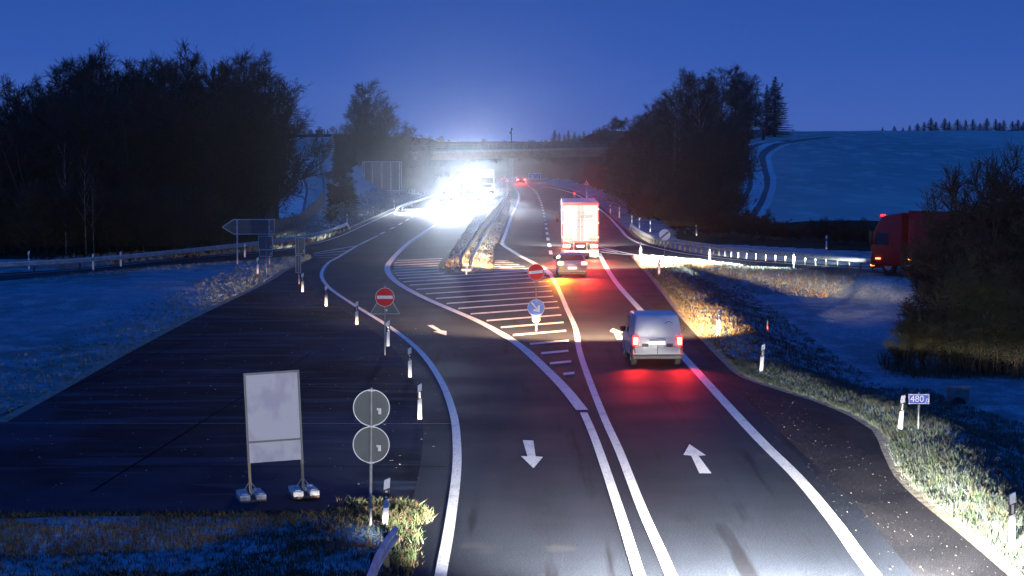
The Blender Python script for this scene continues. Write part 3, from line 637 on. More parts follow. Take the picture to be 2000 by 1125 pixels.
# white lorry with box trailer
P_TRAIL = mat('trailer_white', (.72, .71, .68), .4, var=.06, scale=2)
pt = at(1133.5, 506)
T = empty('box_lorry', (pt.x, pt.y, 0), 'white box lorry with lettered rear doors driving away behind the silver hatchback', 'lorry', R(-.9))
b = MB(); b.box(-1.25, 0, 1.15, 1.25, 13.4, 3.9); b.build('cargo_box', P_TRAIL, T, bevel=.03)
b = MB(); b.box(-1.27, -.035, 3.72, 1.27, .0, 3.92); b.box(-1.27, -.035, 1.12, 1.27, 0, 1.24); b.box(-1.27, -.035, 1.241, -1.19, 0, 3.719); b.box(1.19, -.035, 1.241, 1.27, 0, 3.719); b.build('rear_frame', mat('frame_red', (.5, .07, .04), .4), T)
for s in (-1, 1):
    b = MB(); b.box(min(s*.015, s*1.185), -.025, 1.25, max(s*.015, s*1.185), .0, 3.71); d = b.build('rear_door', P_TRAIL, T, bevel=.012)
    b = MB()
    for xx in (.09, .17): b.cyl((s*xx, -.045, 1.2), (s*xx, -.045, 3.72), .016, n=8)
    b.box(s*.1-.05, -.06, 2.2, s*.1+.05, -.03, 2.26); b.build('lock_bar', M_POLE, d)
    for zz in (1.5, 2.1, 2.9, 3.5):
        b = MB(); b.box(s*1.1-.06, -.045, zz-.03, s*1.1+.06, -.024, zz+.03); b.build('hinge', M_SIGNRIM, d)
    b = MB(); b.box(s*.85-.27, -.034, 1.3, s*.85+.27, -.026, 1.42); b.build('reflective_panel', mat('yellow_reflective', (.8, .55, .15), .4), d)
    b = MB(); b.box(s*1.17-.07, -.07, 3.73, s*1.17+.07, -.036, 3.83); l = b.build('marker_lamp', E_RED, T, bevel=.02)
    area(l, (s*1.17, -.12, 3.78), (0, -1, -.1), 45, (1, .03, .02), .12, .08)
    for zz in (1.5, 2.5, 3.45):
        b = MB(); b.box(s*1.24-.025, -.06, zz-.05, s*1.24+.025, -.036, zz+.05); b.build('glowing_reflector', E_WARM, T)  # edge reflectors emit, imitating headlamp light thrown back
    b = MB(); b.box(s*.95-.24, -.06, .8, s*.95+.24, .06, 1.0); l = b.build('tail_lamp', E_REDH, T, bevel=.02)
    area(l, (s*.95, -.08, .9), (0, -1, -.3), 150, (1, .05, .03), .4, .16)
    b = MB(); b.box(s*.97-.3, .9, .12, s*.97+.3, .93, .7); b.build('mud_flap', M_BLACK, T)
    for yy in (1.6, 2.9, 4.2, 11.4): wheel(T, s*1.05, yy, .5, .32)
b = MB(); b.box(-1.1, -.02, .45, 1.1, .08, .6); b.box(-.5, 0, .55, -.4, .3, 1.15); b.box(.4, 0, .55, .5, .3, 1.15); b.build('underrun_bar', mat('bar_cream', (.6, .45, .3), .5), T, bevel=.015)
b = MB(); b.box(-.26, -.05, .82, .26, -.03, .96); b.build('number_plate', E_PLATE, T)
b = MB(); b.box(-1.2, .5, .95, 1.2, 13, 1.1); b.build('chassis', M_BLACK, T)
b = MB(); b.box(-1.2, 13.9, .5, 1.2, 16.0, 3.5); b.build('cab', P_TRAIL, T, bevel=.12, seg=3)
for s in (-1, 1):
    b = MB(); b.cyl((s*1.15, 15.7, 2.6), (s*1.55, 15.75, 2.6), .02); b.box(min(s*1.42, s*1.62), 15.6, 2.0, max(s*1.42, s*1.62), 15.75, 2.75); b.build('mirror', M_BLACK, T)
    wheel(T, s*1.02, 15.0, .5, .3)
    spot(T, (s*.9, 16.1, .8), (0, 1, -.11), 60000, (1, .9, .75), 90, .9, .09, .16)
RX = (math.pi/2, 0, 0)
M_LTXT = mat('faded_lettering', (.45, .36, .3), .6); M_LTXT2 = mat('dark_lettering', (.22, .12, .08), .6)
text_mesh(T, 'Transporte', .27, (-.32, -.03, 3.22), RX, M_LTXT)
text_mesh(T, 'KORFF', .29, (.42, -.031, 2.93), RX, M_LTXT2)
b = MB()
for k in range(26):
    xx = -1.0+k*.078; b.box(xx, -.031, 2.66, xx+random.uniform(.03, .06), -.025, 2.70+random.choice((0, .015)))
b.build('lettering', M_LTXT, T)

# red lorry on the slip road, driving left
P_REDT = mat('lorry_red', (.45, .012, .02), .35, var=.25, scale=1.0); P_REDC = mat('cab_red', (.3, .015, .008), .3)
pr = at(1722, 531)
K = empty('red_lorry', (pr.x, pr.y, 0), 'red lorry driving left on the slip road half hidden by the dark bush', 'lorry', R(47))
# local +y is the driving direction after the turn; the nose is at y=0
b = MB(); b.add([(-1.22, 0, .45), (1.22, 0, .45), (1.22, -2.2, .45), (-1.22, -2.2, .45), (-1.22, 0, 1.6), (1.22, 0, 1.6), (1.22, -2.2, 1.6), (-1.22, -2.2, 1.6),
      (-1.2, -.28, 2.75), (1.2, -.28, 2.75), (-1.15, -.75, 3.5), (1.15, -.75, 3.5), (-1.15, -2.2, 3.75), (1.15, -2.2, 3.75)],
      [(0, 3, 2, 1), (0, 1, 5, 4), (4, 5, 9, 8), (8, 9, 11, 10), (10, 11, 13, 12), (12, 13, 2, 3), (0, 4, 8, 10, 12, 3), (1, 2, 13, 11, 9, 5)])
b.build('cab', P_REDC, K, bevel=.07, seg=3, smooth=True)
b = MB(); b.box(-1.25, -11.8, 1.05, 1.25, -2.7, 3.88); b.build('cargo_box', P_REDT, K, bevel=.04)
b = MB()
for k in range(9):
    b.box(1.25, -3.2-k*1.0, 1.15, 1.266, -3.16-k*1.0, 3.8); b.box(-1.266, -3.2-k*1.0, 1.15, -1.25, -3.16-k*1.0, 3.8)
b.box(1.25, -11.7, 3.74, 1.27, -2.8, 3.84); b.box(-1.27, -11.7, 3.74, -1.25, -2.8, 3.84); b.build('curtain_strap', mat('strap', (.2, .02, .02), .6), K)
b = MB(); b.box(-1.26, -11.75, 3.881, 1.26, -2.75, 3.93); b.build('box_roof', mat('roof_pale', (.6, .62, .66), .35), K)
quad_panel(K, 'windscreen', [(1.05, -.02, 1.72), (-1.05, -.02, 1.72), (-1.05, -.24, 2.6), (1.05, -.24, 2.6)], M_GLASS, .03)
for s in (-1, 1):
    quad_panel(K, 'side_window', [(s*1.225, -.25, 1.75), (s*1.225, -1.25, 1.75), (s*1.21, -1.25, 2.5), (s*1.21, -.42, 2.5)][::-s], M_GLASS, .012)
    b = MB(); b.box(min(s*1.25, s*1.5), -.2, 1.75, max(s*1.25, s*1.5), -.05, 2.55); b.build('mirror', M_BLACK, K, bevel=.04)
    for yy in (-1.25, -7.9, -9.2): wheel(K, s*1.03, yy, .5, .3)
    b = MB(); b.box(s*.92-.2, -.06, .68, s*.92+.2, .04, .86); hl = b.build('headlamp', E_WHITE, K, bevel=.02)
    spot(hl, (s*.92, .1, .78), (0, 1, -.08), 35000, (.95, 1, .92), 100, .9, .1, .068); spot(hl, (s*.92, .12, .78), (.13, 1, -.035), 1400000, (.97, 1, .9), 36, .8, .1, .1)
    b = MB(); b.box(s*1.0-.22, -.05, .42, s*1.0+.22, .03, .52); b.build('fog_lamp', E_AMB2, K, bevel=.02)
    b = MB(); b.box(s*.9-.2, -.72, 3.5, s*.9+.2, -.6, 3.6); b.build('roof_marker', E_RED, K)
    for yy, mm in ((-.55, E_AMB2), (-2.9, E_AMB2), (-4.2, E_RED), (-6.2, E_WARM), (-10.9, E_AMB2)):
        b = MB(); b.box(min(s*1.2, s*1.28), yy-.16, .86, max(s*1.2, s*1.28), yy+.16, .94); b.build('side_marker', mm, K)
b = MB(); b.box(-1.15, -11.6, .85, 1.15, -2.2, 1.05); b.box(-1.2, -6.8, .45, 1.2, -3.4, .8); b.build('chassis', M_BLACK, K)
b = MB(); b.box(-1.15, .0, .3, 1.15, .05, 1.0); b.build('bumper', P_REDC, K, bevel=.03)
b = MB(); b.box(-1.0, -.55, 3.42, 1.0, .1, 3.47); b.build('sun_visor', M_POLE, K, bevel=.01)

# oncoming traffic with dazzling lamps
def oncoming_truck(px, py, label, power, extra=True, name='oncoming_lorry', glen=10):
    p = at(px, py); o = empty(name, (p.x, p.y, 0), label, 'lorry', R(180)+math.atan2(p.x, p.y)*-1+R(2))
    # local +y faces the camera
    b = MB(); b.box(-1.22, -2.2, .45, 1.22, 0, 3.2); b.build('cab', P_GREY, o, bevel=.12, seg=3)
    b = MB(); b.box(-1.26, -2.7-glen, 1.0, 1.26, -2.6, 3.85); b.build('cargo_box', P_TRAIL, o, bevel=.03)
    quad_panel(o, 'windscreen', [(1.08, .01, 1.7), (-1.08, .01, 1.7), (-1.05, .01, 2.6), (1.05, .01, 2.6)], M_GLASS, .02)
    b = MB(); b.cyl((-1.2, -.5, 3.45), (1.2, -.5, 3.45), .03); b.box(-1.0, -.52, 3.2, -.95, -.48, 3.45); b.box(.95, -.52, 3.2, 1.0, -.48, 3.45); b.build('light_bar', M_CHROME, o)
    for s in (-1, 1):
        b = MB(); b.box(s*.9-.2, -.05, .7, s*.9+.2, .05, .92); hl = b.build('headlamp', E_WHITE, o, bevel=.02)
        spot(hl, (s*.9, .12, .82), (0, 1, -.1), power*4, (.8, .88, 1), 80, .9, .14, .12); spot(hl, (s*.9, .14, .82), (0, 1, .13), power*.27, (.7, .83, 1), 28, 1, .14)
        b = MB(); b.box(min(s*1.25, s*1.5), -.2, 1.75, max(s*1.25, s*1.5), -.05, 2.55); b.build('mirror', M_BLACK, o, bevel=.03)
        for yy in (-1.3, -2.7-glen+1.5, -2.7-glen+2.8): wheel(o, s*1.03, yy, .5, .3)
    if extra:
        for xx in (-1.0, -.35, .35, 1.0):
            b = MB(); b.cyl((xx, -.5, 3.5), (xx, -.38, 3.5), .12, n=14); l = b.build('roof_lamp', E_WHITE, o)
            spot(l, (xx, -.33, 3.5), (0, 1, .3), power*.25, (.85, .9, 1), 60, 1, .1)
    b = MB(); b.box(-1.15, -2.5-glen, .75, 1.15, -2.0, 1.0); b.build('chassis', M_BLACK, o)
    b = MB(); b.box(-.8, 0, 1.0, .8, .03, 1.5); b.build('grille', M_BLACK, o)
    return o
ONP = 60000
oncoming_truck(921, 392, 'oncoming lorry with a row of four dazzling roof lamps under the bridge', ONP)
oncoming_truck(951, 378, 'pale oncoming lorry just behind the one with roof lamps', ONP*.15, False)
def oncoming_car(px, py, label, power):
    p = at(px, py); rz = math.pi-math.atan2(p.x, p.y)+R(1)
    d = Vector((-math.sin(rz), math.cos(rz), 0)); base = p-d*4.2
    car('oncoming_car', (base.x, base.y, 0), rz, label, 'car', P_GREY, 4.2, .88, 1.45, 'hatch', head=power*4, headcol=(.8, .88, 1), tail='off', head_dip=.1, high=power*.27, hup=.13, hcone=28, hang=112, highcol=(.7, .83, 1))
oncoming_car(898, 405, 'oncoming car with dazzling headlamps just ahead of the oncoming lorry', ONP*1.0)
oncoming_car(868, 412, 'oncoming car with dazzling headlamps in the outer lane nearest the left crash barrier', ONP*1.0)

# ------------------------------------------------------------------ delineator posts
def delineator(name, loc, label, rz=0, h=1.0, lean=(0, 0), back=False, band_col=None, group=None, dots=False):
    o = empty(name, loc, label, 'marker post', 0, group); o.rotation_euler = (lean[0], lean[1], rz)
    prof = [(-.06, -.04), (.06, -.04), (.06, .02), (.02, .06), (-.02, .06), (-.06, .02)]
    def seg_(z0, z1, sl0, sl1, g):
        v = [(x*g, y*g, z0+sl0*x) for x, y in prof]+[(x*g, y*g, z1+sl1*x) for x, y in prof]; n = len(prof)
        return v, [tuple(range(n-1, -1, -1)), tuple(range(n, 2*n))]+[(k, (k+1) % n, n+(k+1) % n, n+k) for k in range(n)]
    b = MB(); b.add(*seg_(-.15, h, 0, .5, 1)); b.build('post_body', M_WHITE, o, bevel=.006)
    b = MB(); b.add(*seg_(h-.42, h-.2, .45, .45, 1.06)); b.build('black_band', M_BLACK, o)
    b = MB()
    if dots:
        for zz in (h-.26, h-.37): b.cyl((0, -.052, zz), (0, -.045, zz), .028, n=12)
    else: b.box(-.022, -.052, h-.4, .022, -.042, h-.22)
    b.build('reflector', M_REFL, o); return o
GL = 'marker posts along the road'
dl = [  # px, py of the foot, label, dots
 (752, 1030, 'white marker post with black band at the crash barrier end in the lower left', True, (0, .05)),
 (820, 822, 'white marker post nearest the camera on the curved edge of the closed lane', False, (0, 0)),
 (801, 740, 'white marker post second up the curved edge line from the camera', True, (0, -.01)),
 (758, 679, 'white marker post just right of the red no entry sign pole', True, (0, .01)),
 (697, 636, 'white marker post left of the red no entry sign', False, (0, 0)),
 (637, 600, 'white marker post at the bend tip of the edge line', False, (0, 0)),
 (591, 572, 'white marker post beside the narrow sign backs', False, (0, 0)),
 (503.5, 535, 'white marker post on the frosted island below the framed sign backs', False, (0, 0)),
 (182, 529, 'white marker post at the far left in front of the crash barrier', False, (0, 0)),
 (1976, 1062, 'white marker post nearest the camera on the right verge at the frame edge', False, (0, .0)),
 (1757, 843, 'leaning white marker post left of the blue kilometre plate', False, (0, .09)),
 (1486, 729, 'leaning white marker post on the right verge beside the passing van', False, (0, .08)),
 (1403, 651, 'white marker post on the orange lit verge above the van', False, (0, .02)),
 (1287, 537, 'white marker post at the tip of the wedge below the round sign', False, (0, .02)),
 (1251, 501, 'white marker post at the start of the slip road left of the round sign', False, (0, 0)),
 (1386, 511, 'bright white marker post in the middle of the slip road edge', False, (0, 0)),
 (1550, 523, 'white marker post on the slip road edge nearest the red lorry', False, (0, 0)),
]
for px, py, lb, dots, lean in dl:
    p = foot(px, py); z = p.z if px > 1230 or px == 752 else max(p.z, 0); delineator('marker_post', (p.x, p.y, z), lb, R(rng.uniform(-4, 4)), 1.0, lean, dots=dots, group=GL)
# posts behind the barriers: the top is what shows
dt = [(56, 491, 140, 'marker post behind the barrier at the far left in front of the wood'), (235.5, 482, 146, 'marker post behind the barrier below the middle of the wood'),
      (478, 460.5, 158, 'marker post behind the barrier under the arrow shaped sign back'), (635, 431, 196, 'marker post at the foot of the paling fence, left of its pair'),
      (643, 431, 193, 'marker post at the foot of the paling fence, right of its pair'), (678, 422, 224, 'small dark marker post right of the bright barrier end on the left'),
      (729, 403, 255, 'small dark marker post below the large framed sign back'), (770, 392, 280, 'small dark marker post at the far left barrier beginning'),
      (1192, 391, 262, 'marker post on the right edge just beside the lorry top'), (1209.5, 405, 246, 'marker post on the right edge between lorry top and barrier'),
      (1234, 421, 225, 'marker post behind the beginning of the right barrier'), (1249, 432, 213, 'marker post behind the right barrier where it bends, upper one'),
      (1270, 443, 203, 'marker post behind the right barrier where it bends, lower one'), (1360, 459, 196, 'marker post behind the right barrier right of the round sign'),
      (1614, 482, 168, 'marker post behind the right barrier near the red lorry'), (1159, 381, 300, 'tiny marker post right of the far warning triangle'),
      (1146, 376, 318, 'tiny marker post below the far warning triangle')]
for px, py, Y, lb in dt:
    p = atY(px, py, Y); z = gz(p.x, p.y); h = max(.7, min(1.5, p.z-z)); delineator('marker_post', (p.x, p.y, p.z-1.0 if p.z-z > .8 and p.z-z < 1.3 else z), lb, 0, 1.0, group=GL)

# ------------------------------------------------------------------ crash barriers
WB = [(0, .0), (.035, .02), (.075, .055), (.075, .1), (.02, .14), (.02, .17), (.075, .21), (.075, .255), (.035, .29), (0, .31),
      (-.004, .308), (.030, .285), (.069, .25), (.069, .212), (.014, .172), (.014, .138), (.069, .098), (.069, .058), (.031, .024), (-.004, .002)]
def barrier(name, path, label, side=1, top=.75, spacing=2.0, ends=(.0, .0), group=None, sp_post=True, blunt=True):
    """path: beam line in plan, traffic side = right of path * side"""
    P = catmull([tuple(p)[:2] for p in path], 1.0); o = empty(name, (P[0][0], P[0][1], 0), label, 'crash barrier', 0, group)
    zz = []; N = len(P)
    cum = np.r_[0, np.cumsum([np.linalg.norm(P[i+1]-P[i]) for i in range(N-1)])]; Lt = cum[-1]
    g0 = [max(gz(p[0], p[1]), -.2) for p in P]
    for i in range(N):
        z = top-.31
        if ends[0] and cum[i] < ends[0]: z = -.28+(z+.28)*sst(cum[i]/ends[0])
        if ends[1] and Lt-cum[i] < ends[1]: z = -.28+(z+.28)*sst((Lt-cum[i])/ends[1])
        zz.append(z+0*g0[i])
    path3 = [Vector((p[0]-P[0][0], p[1]-P[0][1], z)) for p, z in zip(P, zz)]
    b = MB(); b.sweep(path3, [(a*side, c) for a, c in WB]); b.build('beam', M_STEEL, o, smooth=True)
    pm = None; s = .5; cnt = 0
    while s < Lt-.3:
        x_, y_ = np.interp(s, cum, P[:, 0] if isinstance(P, np.ndarray) else [p[0] for p in P]), np.interp(s, cum, [p[1] for p in P]); zt = np.interp(s, cum, zz)+.25
        if zt > .25:
            if pm is None:
                m = MB(); m.box(-.03, -.05, -.9, .03, -.042, 0); m.box(-.03, -.042, -.9, -.022, .05, 0); m.box(-.03, .05, -.9, .03, .058, 0)
                pm = m.build('barrier_post', mat('post_steel', (.06, .06, .055), .6, .2, var=.3, scale=3), o); q = pm
            else: q = pm.copy(); link(q, o)
            i = min(int(np.searchsorted(cum, s)), N-1); t = P[i]-P[i-1]; t = t/np.linalg.norm(t); nn = np.array([t[1], -t[0]])*-side*.09
            q.location = (x_-P[0][0]+nn[0], y_-P[0][1]+nn[1], zt); q.rotation_euler = (0, 0, math.atan2(t[1], t[0])); cnt += 1
        s += spacing
    return o
def railpts(L, z=.75): return [at(x, y, z).xy for x, y in L]
barrier('crash_barrier', railpts([(-60, 514), (0, 512), (90, 508), (183, 502), (299, 492), (427, 479), (533, 467.5), (614, 455), (655, 443), (684, 431.5)]), 'long steel crash barrier in front of the wood on the left, ending brightly lit', 1, spacing=4.0, ends=(0, 4))
barrier('crash_barrier', railpts([(769, 405), (790, 397), (815, 390), (840, 382), (862, 375), (872, 369)]), 'brightly lit crash barrier right of the large framed sign back', 1, spacing=4.0, ends=(6, 0))
barrier('crash_barrier', [at(915, 527, 0).xy]+railpts([(918, 508), (923.6, 494), (937, 470), (949, 451), (962, 432), (976.5, 408), (988, 388), (996, 371)]), 'right hand rail of the double crash barrier on the median', 1, spacing=4.0, ends=(5, 0))
barrier('crash_barrier', [at(897, 524, 0).xy]+railpts([(898, 506), (899.6, 495), (913, 475), (927, 453), (944, 431), (965, 407), (982, 385), (989, 371)]), 'left hand rail of the double crash barrier on the median', -1, spacing=4.0, ends=(5, 0))
barrier('crash_barrier', railpts([(1229, 432), (1240, 441), (1256, 452), (1275, 459), (1300, 464), (1340, 470), (1386, 476), (1440, 483), (1520, 490), (1600, 497), (1700, 505), (1780, 512)]), 'long steel crash barrier curving along the slip road behind the round sign', 1, spacing=1.33, ends=(5, 0))
barrier('crash_barrier', railpts([(771, 1026), (752, 1050), (733, 1082), (718, 1120), (690, 1190), (640, 1330)]), 'short crash barrier end curling into the weeds in the lower left', -1, spacing=2.0, ends=(0, 0))
# cross plates closing the double median barrier
p = at(911, 520, .5); o = empty('barrier_spreader', (p.x, p.y, 0), 'pale spreader plates between the two rails at the near end of the median barrier', 'spreader')
for k in range(3):
    b = MB(); b.box(-.3, k*3.0, .2, .3, k*3+.12, .34); b.box(-.04, k*3.0+.03, -.3, .04, k*3+.1, .2); b.build('plate', M_STEEL, o)
# white warning board at the far median end
p = at(1003, 408, 0); o = empty('barrier_board', (p.x, p.y, 0), 'pale tapered board standing at the edge of the far median', 'board')
b = MB(); b.prism([(-.55, 1.1), (.45, 1.1), (.4, .55), (.15, .1), (-.1, .45)], -.03, .03); b.build('panel', M_WHITE, o); b = MB(); b.cyl((.05, .06, -.1), (.05, .06, 1.0), .03); b.build('post', M_POLE, o)

# ------------------------------------------------------------------ signs
def disc(parent, name, z, r, m, y=0, th=.012, rim=M_SIGNRIM, n=40, x=0):
    b = MB(); b.cyl((x, y+th/2, z), (x, y-th/2, z), r, n=n); o = b.build(name, m, parent)
    b = MB(); k = n; v = []; f = []
    for i in range(k):
        a = 2*math.pi*i/k
        for rr, yy in ((r*.955, -.012), (r*1.0, -.012), (r*1.0, .012), (r*.955, .012)): v.append((x+rr*math.cos(a), y+yy, z+rr*math.sin(a)))
    for i in range(k):
        for j in range(4): f.append((i*4+j, i*4+(j+1) % 4, ((i+1) % k)*4+(j+1) % 4, ((i+1) % k)*4+j))
    b.add(v, f); b.build('rim', rim, o, smooth=True); return o
def pole(parent, h, r=.03, x=0, y=.05, z0=-.2, name='pole', m=M_POLE):
    b = MB(); b.cyl((x, y, z0), (x, y, h), r, n=14); b.cyl((x, y, h), (x, y, h+.015), r*1.05, r*.8, n=14); return b.build(name, m, parent, smooth=True)
def clamp(parent, x, z, y=.05, r=.045):
    b = MB(); b.cyl((x, y, z-.02), (x, y, z+.02), r, n=12); b.box(x-.07, y-.035, z-.012, x+.07, y-.01, z+.012); b.build('clamp', M_SIGNRIM, parent)
def base_at(px, py, z=0.0):
    p = at(px, py, z); return p
# two discs seen from behind (lower left)
p = foot(724, 1026); K1 = FPX/p.y
o = empty('road_sign', p, 'pole with two grey disc sign backs, one above the other, in the lower left', 'road sign'); o.rotation_euler = (0, R(.6), 0)
zt = HC-(798-285)/K1-p.z; zb = HC-(871-285)/K1-p.z
for zc in (zt, zb):
    d = disc(o, 'sign_disc', zc, .375, M_SIGNBACK, y=.0)
    b = MB(); b.box(.14, -.012, zc-.13, .2, -.008, zc-.01); b.box(.11, -.012, zc-.05, .15, -.008, zc-.005); b.build('sticker', M_WHITE, d)
pole(o, zt+.40, .032, y=-.045)
for zc in (zt+.36, (zt+zb)/2, zb-.36): clamp(o, 0, zc, -.045, .042)
# no entry + triangle back
p = base_at(752, 694); K1 = (694-285)/HC
o = empty('no_entry_sign', p, 'red no entry disc with a grey triangle back behind it, left of centre', 'road sign')
zc = HC-(580-285)/K1
d = disc(o, 'sign_disc', zc, .355, M_RED, rim=M_SWHITE); b = MB(); b.box(-.29, -.012, zc-.06, .29, -.0075, zc+.06); b.build('white_bar', M_SWHITE, d, bevel=.002)
zt = HC-(613-285)/K1; b = MB(); b.prism([(-.52, zt), (.52, zt), (.03, zt+.92), (-.03, zt+.92)], .08, .09); t_ = b.build('triangle_back', M_SIGNBACK, o)
b = MB()
for a, c in (((-.54, zt), (.54, zt)), ((.54, zt), (0, zt+.95)), ((0, zt+.95), (-.54, zt))): b.cyl((a[0], .085, a[1]), (c[0], .085, c[1]), .014, n=8)
b.build('rim', M_SIGNRIM, t_); b = MB(); b.box(.03, .070, zt+.1, .09, .0795, zt+.18); b.build('sticker', M_WHITE, t_)
pole(o, zc+.42, .03, y=.04)
# no entry + blue arrow
p = base_at(1047, 646); K1 = (646-285)/HC
o = empty('keep_right_sign', p, 'red no entry disc above a blue arrow disc on one pole in the hatched area', 'road sign')
zc = HC-(531-285)/K1
d = disc(o, 'sign_disc', zc, .355, M_RED, rim=M_SWHITE); b = MB(); b.box(-.29, -.012, -.06, .29, -.0075, .06); wb = b.build('white_bar', M_SWHITE, d, bevel=.002); wb.location = (0, 0, zc); wb.rotation_euler = (0, R(-6), 0)
zc2 = HC-(601-285)/K1
d = disc(o, 'arrow_disc', zc2, .36, M_BLUE, rim=M_SWHITE)
b = MB(); b.prism([(-.035, -.0), (.035, .0), (.035, .3), (-.035, .3)], -.012, -.0075)
b.prism([(0, -.24), (.185, -.02), (.11, .03), (.0, -.09)], -.0125, -.0075); b.prism([(0, -.24), (0, -.09), (-.11, .03), (-.185, -.02)], -.0125, -.0075); b.prism([(-.035, .0), (0, -.1), (.035, 0)], -.0118, -.0075)
ar = b.build('arrow', M_SWHITE, d); ar.location = (0, 0, zc2+.0); ar.rotation_euler = (0, R(-40), 0)
b = MB(); b.box(-.15, .0, zc2-.56, .15, .012, zc2-.33); b.box(-.11, -.014, zc2-.6, -.03, -.0, zc2-.37); b.box(.03, -.014, zc2-.6, .11, 0, zc2-.37); b.build('plate', mat('plate_cream', (.6, .5, .3), .5), o)
pole(o, zc+.3, .03, y=.045, m=mat('pole_warm_lit', (.4, .3, .18), .5))  # warm headlamp light put into this pole's colour
# end of restrictions
p = foot(1298, 519.5); K1 = FPX/p.y
o = empty('end_of_limit_sign', p, 'round white sign with a grey diagonal bar beside the slip road', 'road sign')
zc = HC-(458.5-285)/K1-p.z; d = disc(o, 'sign_disc', zc, .37, M_SWHITE, rim=M_SIGNRIM)
b = MB()
for k in range(5): b.box(-.33, -.012, -.056+k*.024, .33, -.0072, -.042+k*.024)
b.box(-.33, -.0105, -.056, .33, -.0072, .054); q = b.build('diagonal_bar', mat('bar_grey', (.12, .12, .12), .5), d); q.location = (0, 0, zc); q.rotation_euler = (0, R(-40), 0)
pole(o, zc+.4, .03, y=.045)
# arrow board seen from behind
pA = base_at(464, 517.5, .05); K1 = (517.5-285)/HC
o = empty('direction_sign', pA, 'arrow shaped direction sign seen from behind on two poles, pointing left', 'road sign')
def X(px): return (px-464)/K1
def Z(py): return HC-(py-285)/K1-pA.z
pts = [(X(434.7), Z(442.4)), (X(456.7), Z(456)), (X(536), Z(455.7)), (X(536), Z(427.7)), (X(456.7), Z(427.7))]
b = MB(); b.prism(pts, -.01, .01); t_ = b.build('panel', mat('sign_back_dark', (.07, .08, .1), .5, .2), o); b = MB()
for i in range(5): a, c = pts[i], pts[(i+1) % 5]; b.cyl((a[0], 0, a[1]), (c[0], 0, c[1]), .03, n=8)
b.build('rim', M_SIGNRIM, t_)
b = MB(); b.box(pts[0][0]+.1, -.03, pts[0][1]-.012, pts[2][0]-.1, -.011, pts[0][1]+.012); b.build('brace', M_SIGNBACK, t_)
for xx in (0, X(526.3)):
    pole(o, Z(428), .055, x=xx, y=-.08, m=M_STEEL); [clamp(o, xx, Z(v), -.08, .065) for v in (429, 442, 455)]
b = MB(); b.box(X(530), -.018, Z(452.5), X(531.5), -.011, Z(449.5)); b.build('sticker', M_WHITE, o)
def back_board(px, py, rects, label, polex=0, h=None, name='sign_board'):
    pA = base_at(px, py, .03); k = (py-285)/HC; o = empty(name, pA, label, 'road sign'); top = 0
    for (x0, y0, x1, y1) in rects:
        a, c, d, e = (x0-px)/k, (x1-px)/k, HC-(y1-285)/k-pA.z, HC-(y0-285)/k-pA.z; top = max(top, e)
        b = MB(); b.box(a, -.008, d, c, .008, e); t_ = b.build('panel', M_SIGNBACK, o); b = MB(); r = .02
        for q0, q1 in (((a, d), (c, d)), ((c, d), (c, e)), ((c, e), (a, e)), ((a, e), (a, d))): b.cyl((q0[0], 0, q0[1]), (q1[0], 0, q1[1]), r, n=8)
        b.build('rim', M_SIGNRIM, t_); b = MB(); w_ = (c-a)
        b.box(c-w_*.14, -.014, d+.1, c-w_*.08, -.009, d+.22); b.build('sticker', M_WHITE, t_)
    pole(o, top, .03, x=polex, y=-.045); return o
back_board(520.5, 530.5, [(505.5, 460.5, 532.3, 486.2), (507.5, 487.2, 531.7, 499.6)], 'grey square sign back above a smaller plate on one pole, under the arrow shaped board')
back_board(584, 554, [(577.5, 463, 595.3, 494.7), (578, 497.5, 587.6, 531.3)], 'narrow upright sign back above a slimmer one at the corner of the closed lane')
# large framed board, rear view
pA = base_at(745, 386, 0); k = (386-285)/HC; pA.z = gz(pA.x, pA.y)
o = empty('large_sign_board', pA, 'large empty looking framed sign back on five posts at the left embankment', 'road sign')
a, c, d, e = (708.5-745)/k, (784.5-745)/k, HC-(372-285)/k-pA.z, HC-(316-285)/k-pA.z
b = MB(); b.box(a, -.02, d, c, .02, e); t_ = b.build('panel', mat('board_back', (.09, .1, .12), .6), o); b = MB()
for q0, q1 in (((a, d), (c, d)), ((c, d), (c, e)), ((c, e), (a, e)), ((a, e), (a, d))): b.cyl((q0[0], -.01, q0[1]), (q1[0], -.01, q1[1]), .05, n=8)
b.build('rim', M_SIGNRIM, t_)
for px in (711.5, 727.5, 746, 763.5, 780.5):
    x_ = (px-745)/k; b = MB(); b.box(x_-.06, -.2, gz(pA.x+x_, pA.y)-pA.z-.3, x_+.06, -.05, e-.05); b.box(x_-.09, -.24, gz(pA.x+x_, pA.y)-pA.z-.3, x_+.09, -.2, (d+e)/2+.6); b.build('post', M_STEEL, o)
# blank board on plastic feet
pL = at(487, 976); pR = at(597, 972); o = empty('portable_board', (pL.x, pL.y, 0), 'blank white portable board with a lower plate on two legs with plastic block feet', 'sign board')
k = (976-285)/HC; wd = (597-487)/k; ang = math.atan2(pR.y-pL.y, pR.x-pL.x); o.rotation_euler = (0, R(-2.4), ang)
z0, z1, zm = HC-(904-285)/k, HC-(727-285)/k, HC-(863-285)/k
b = MB()
b.box(-.0, -.03, z0, .05, .03, z1); b.box(wd-.05, -.03, z0, wd, .03, z1); b.box(.05, -.03, z1-.05, wd-.05, .03, z1); b.box(.05, -.03, zm-.02, wd-.05, .03, zm+.02)
fr = b.build('frame', mat('frame_grey', (.16, .16, .16), .5, .3), o, bevel=.006)
M_BLANK = noise_mat('weathered_board', [(.62, .61, .63), (1.6, .48, .62, (.5, .47, .54), 3, (1.4, 1, 1)), (12, .66, .8, (.4, .38, .4), 4, (1, 1, 1))], rough=.6, bump=.1)
b = MB(); b.box(.05, -.02, zm+.02, wd-.05, .0, z1-.05); b.build('panel', M_BLANK, o)
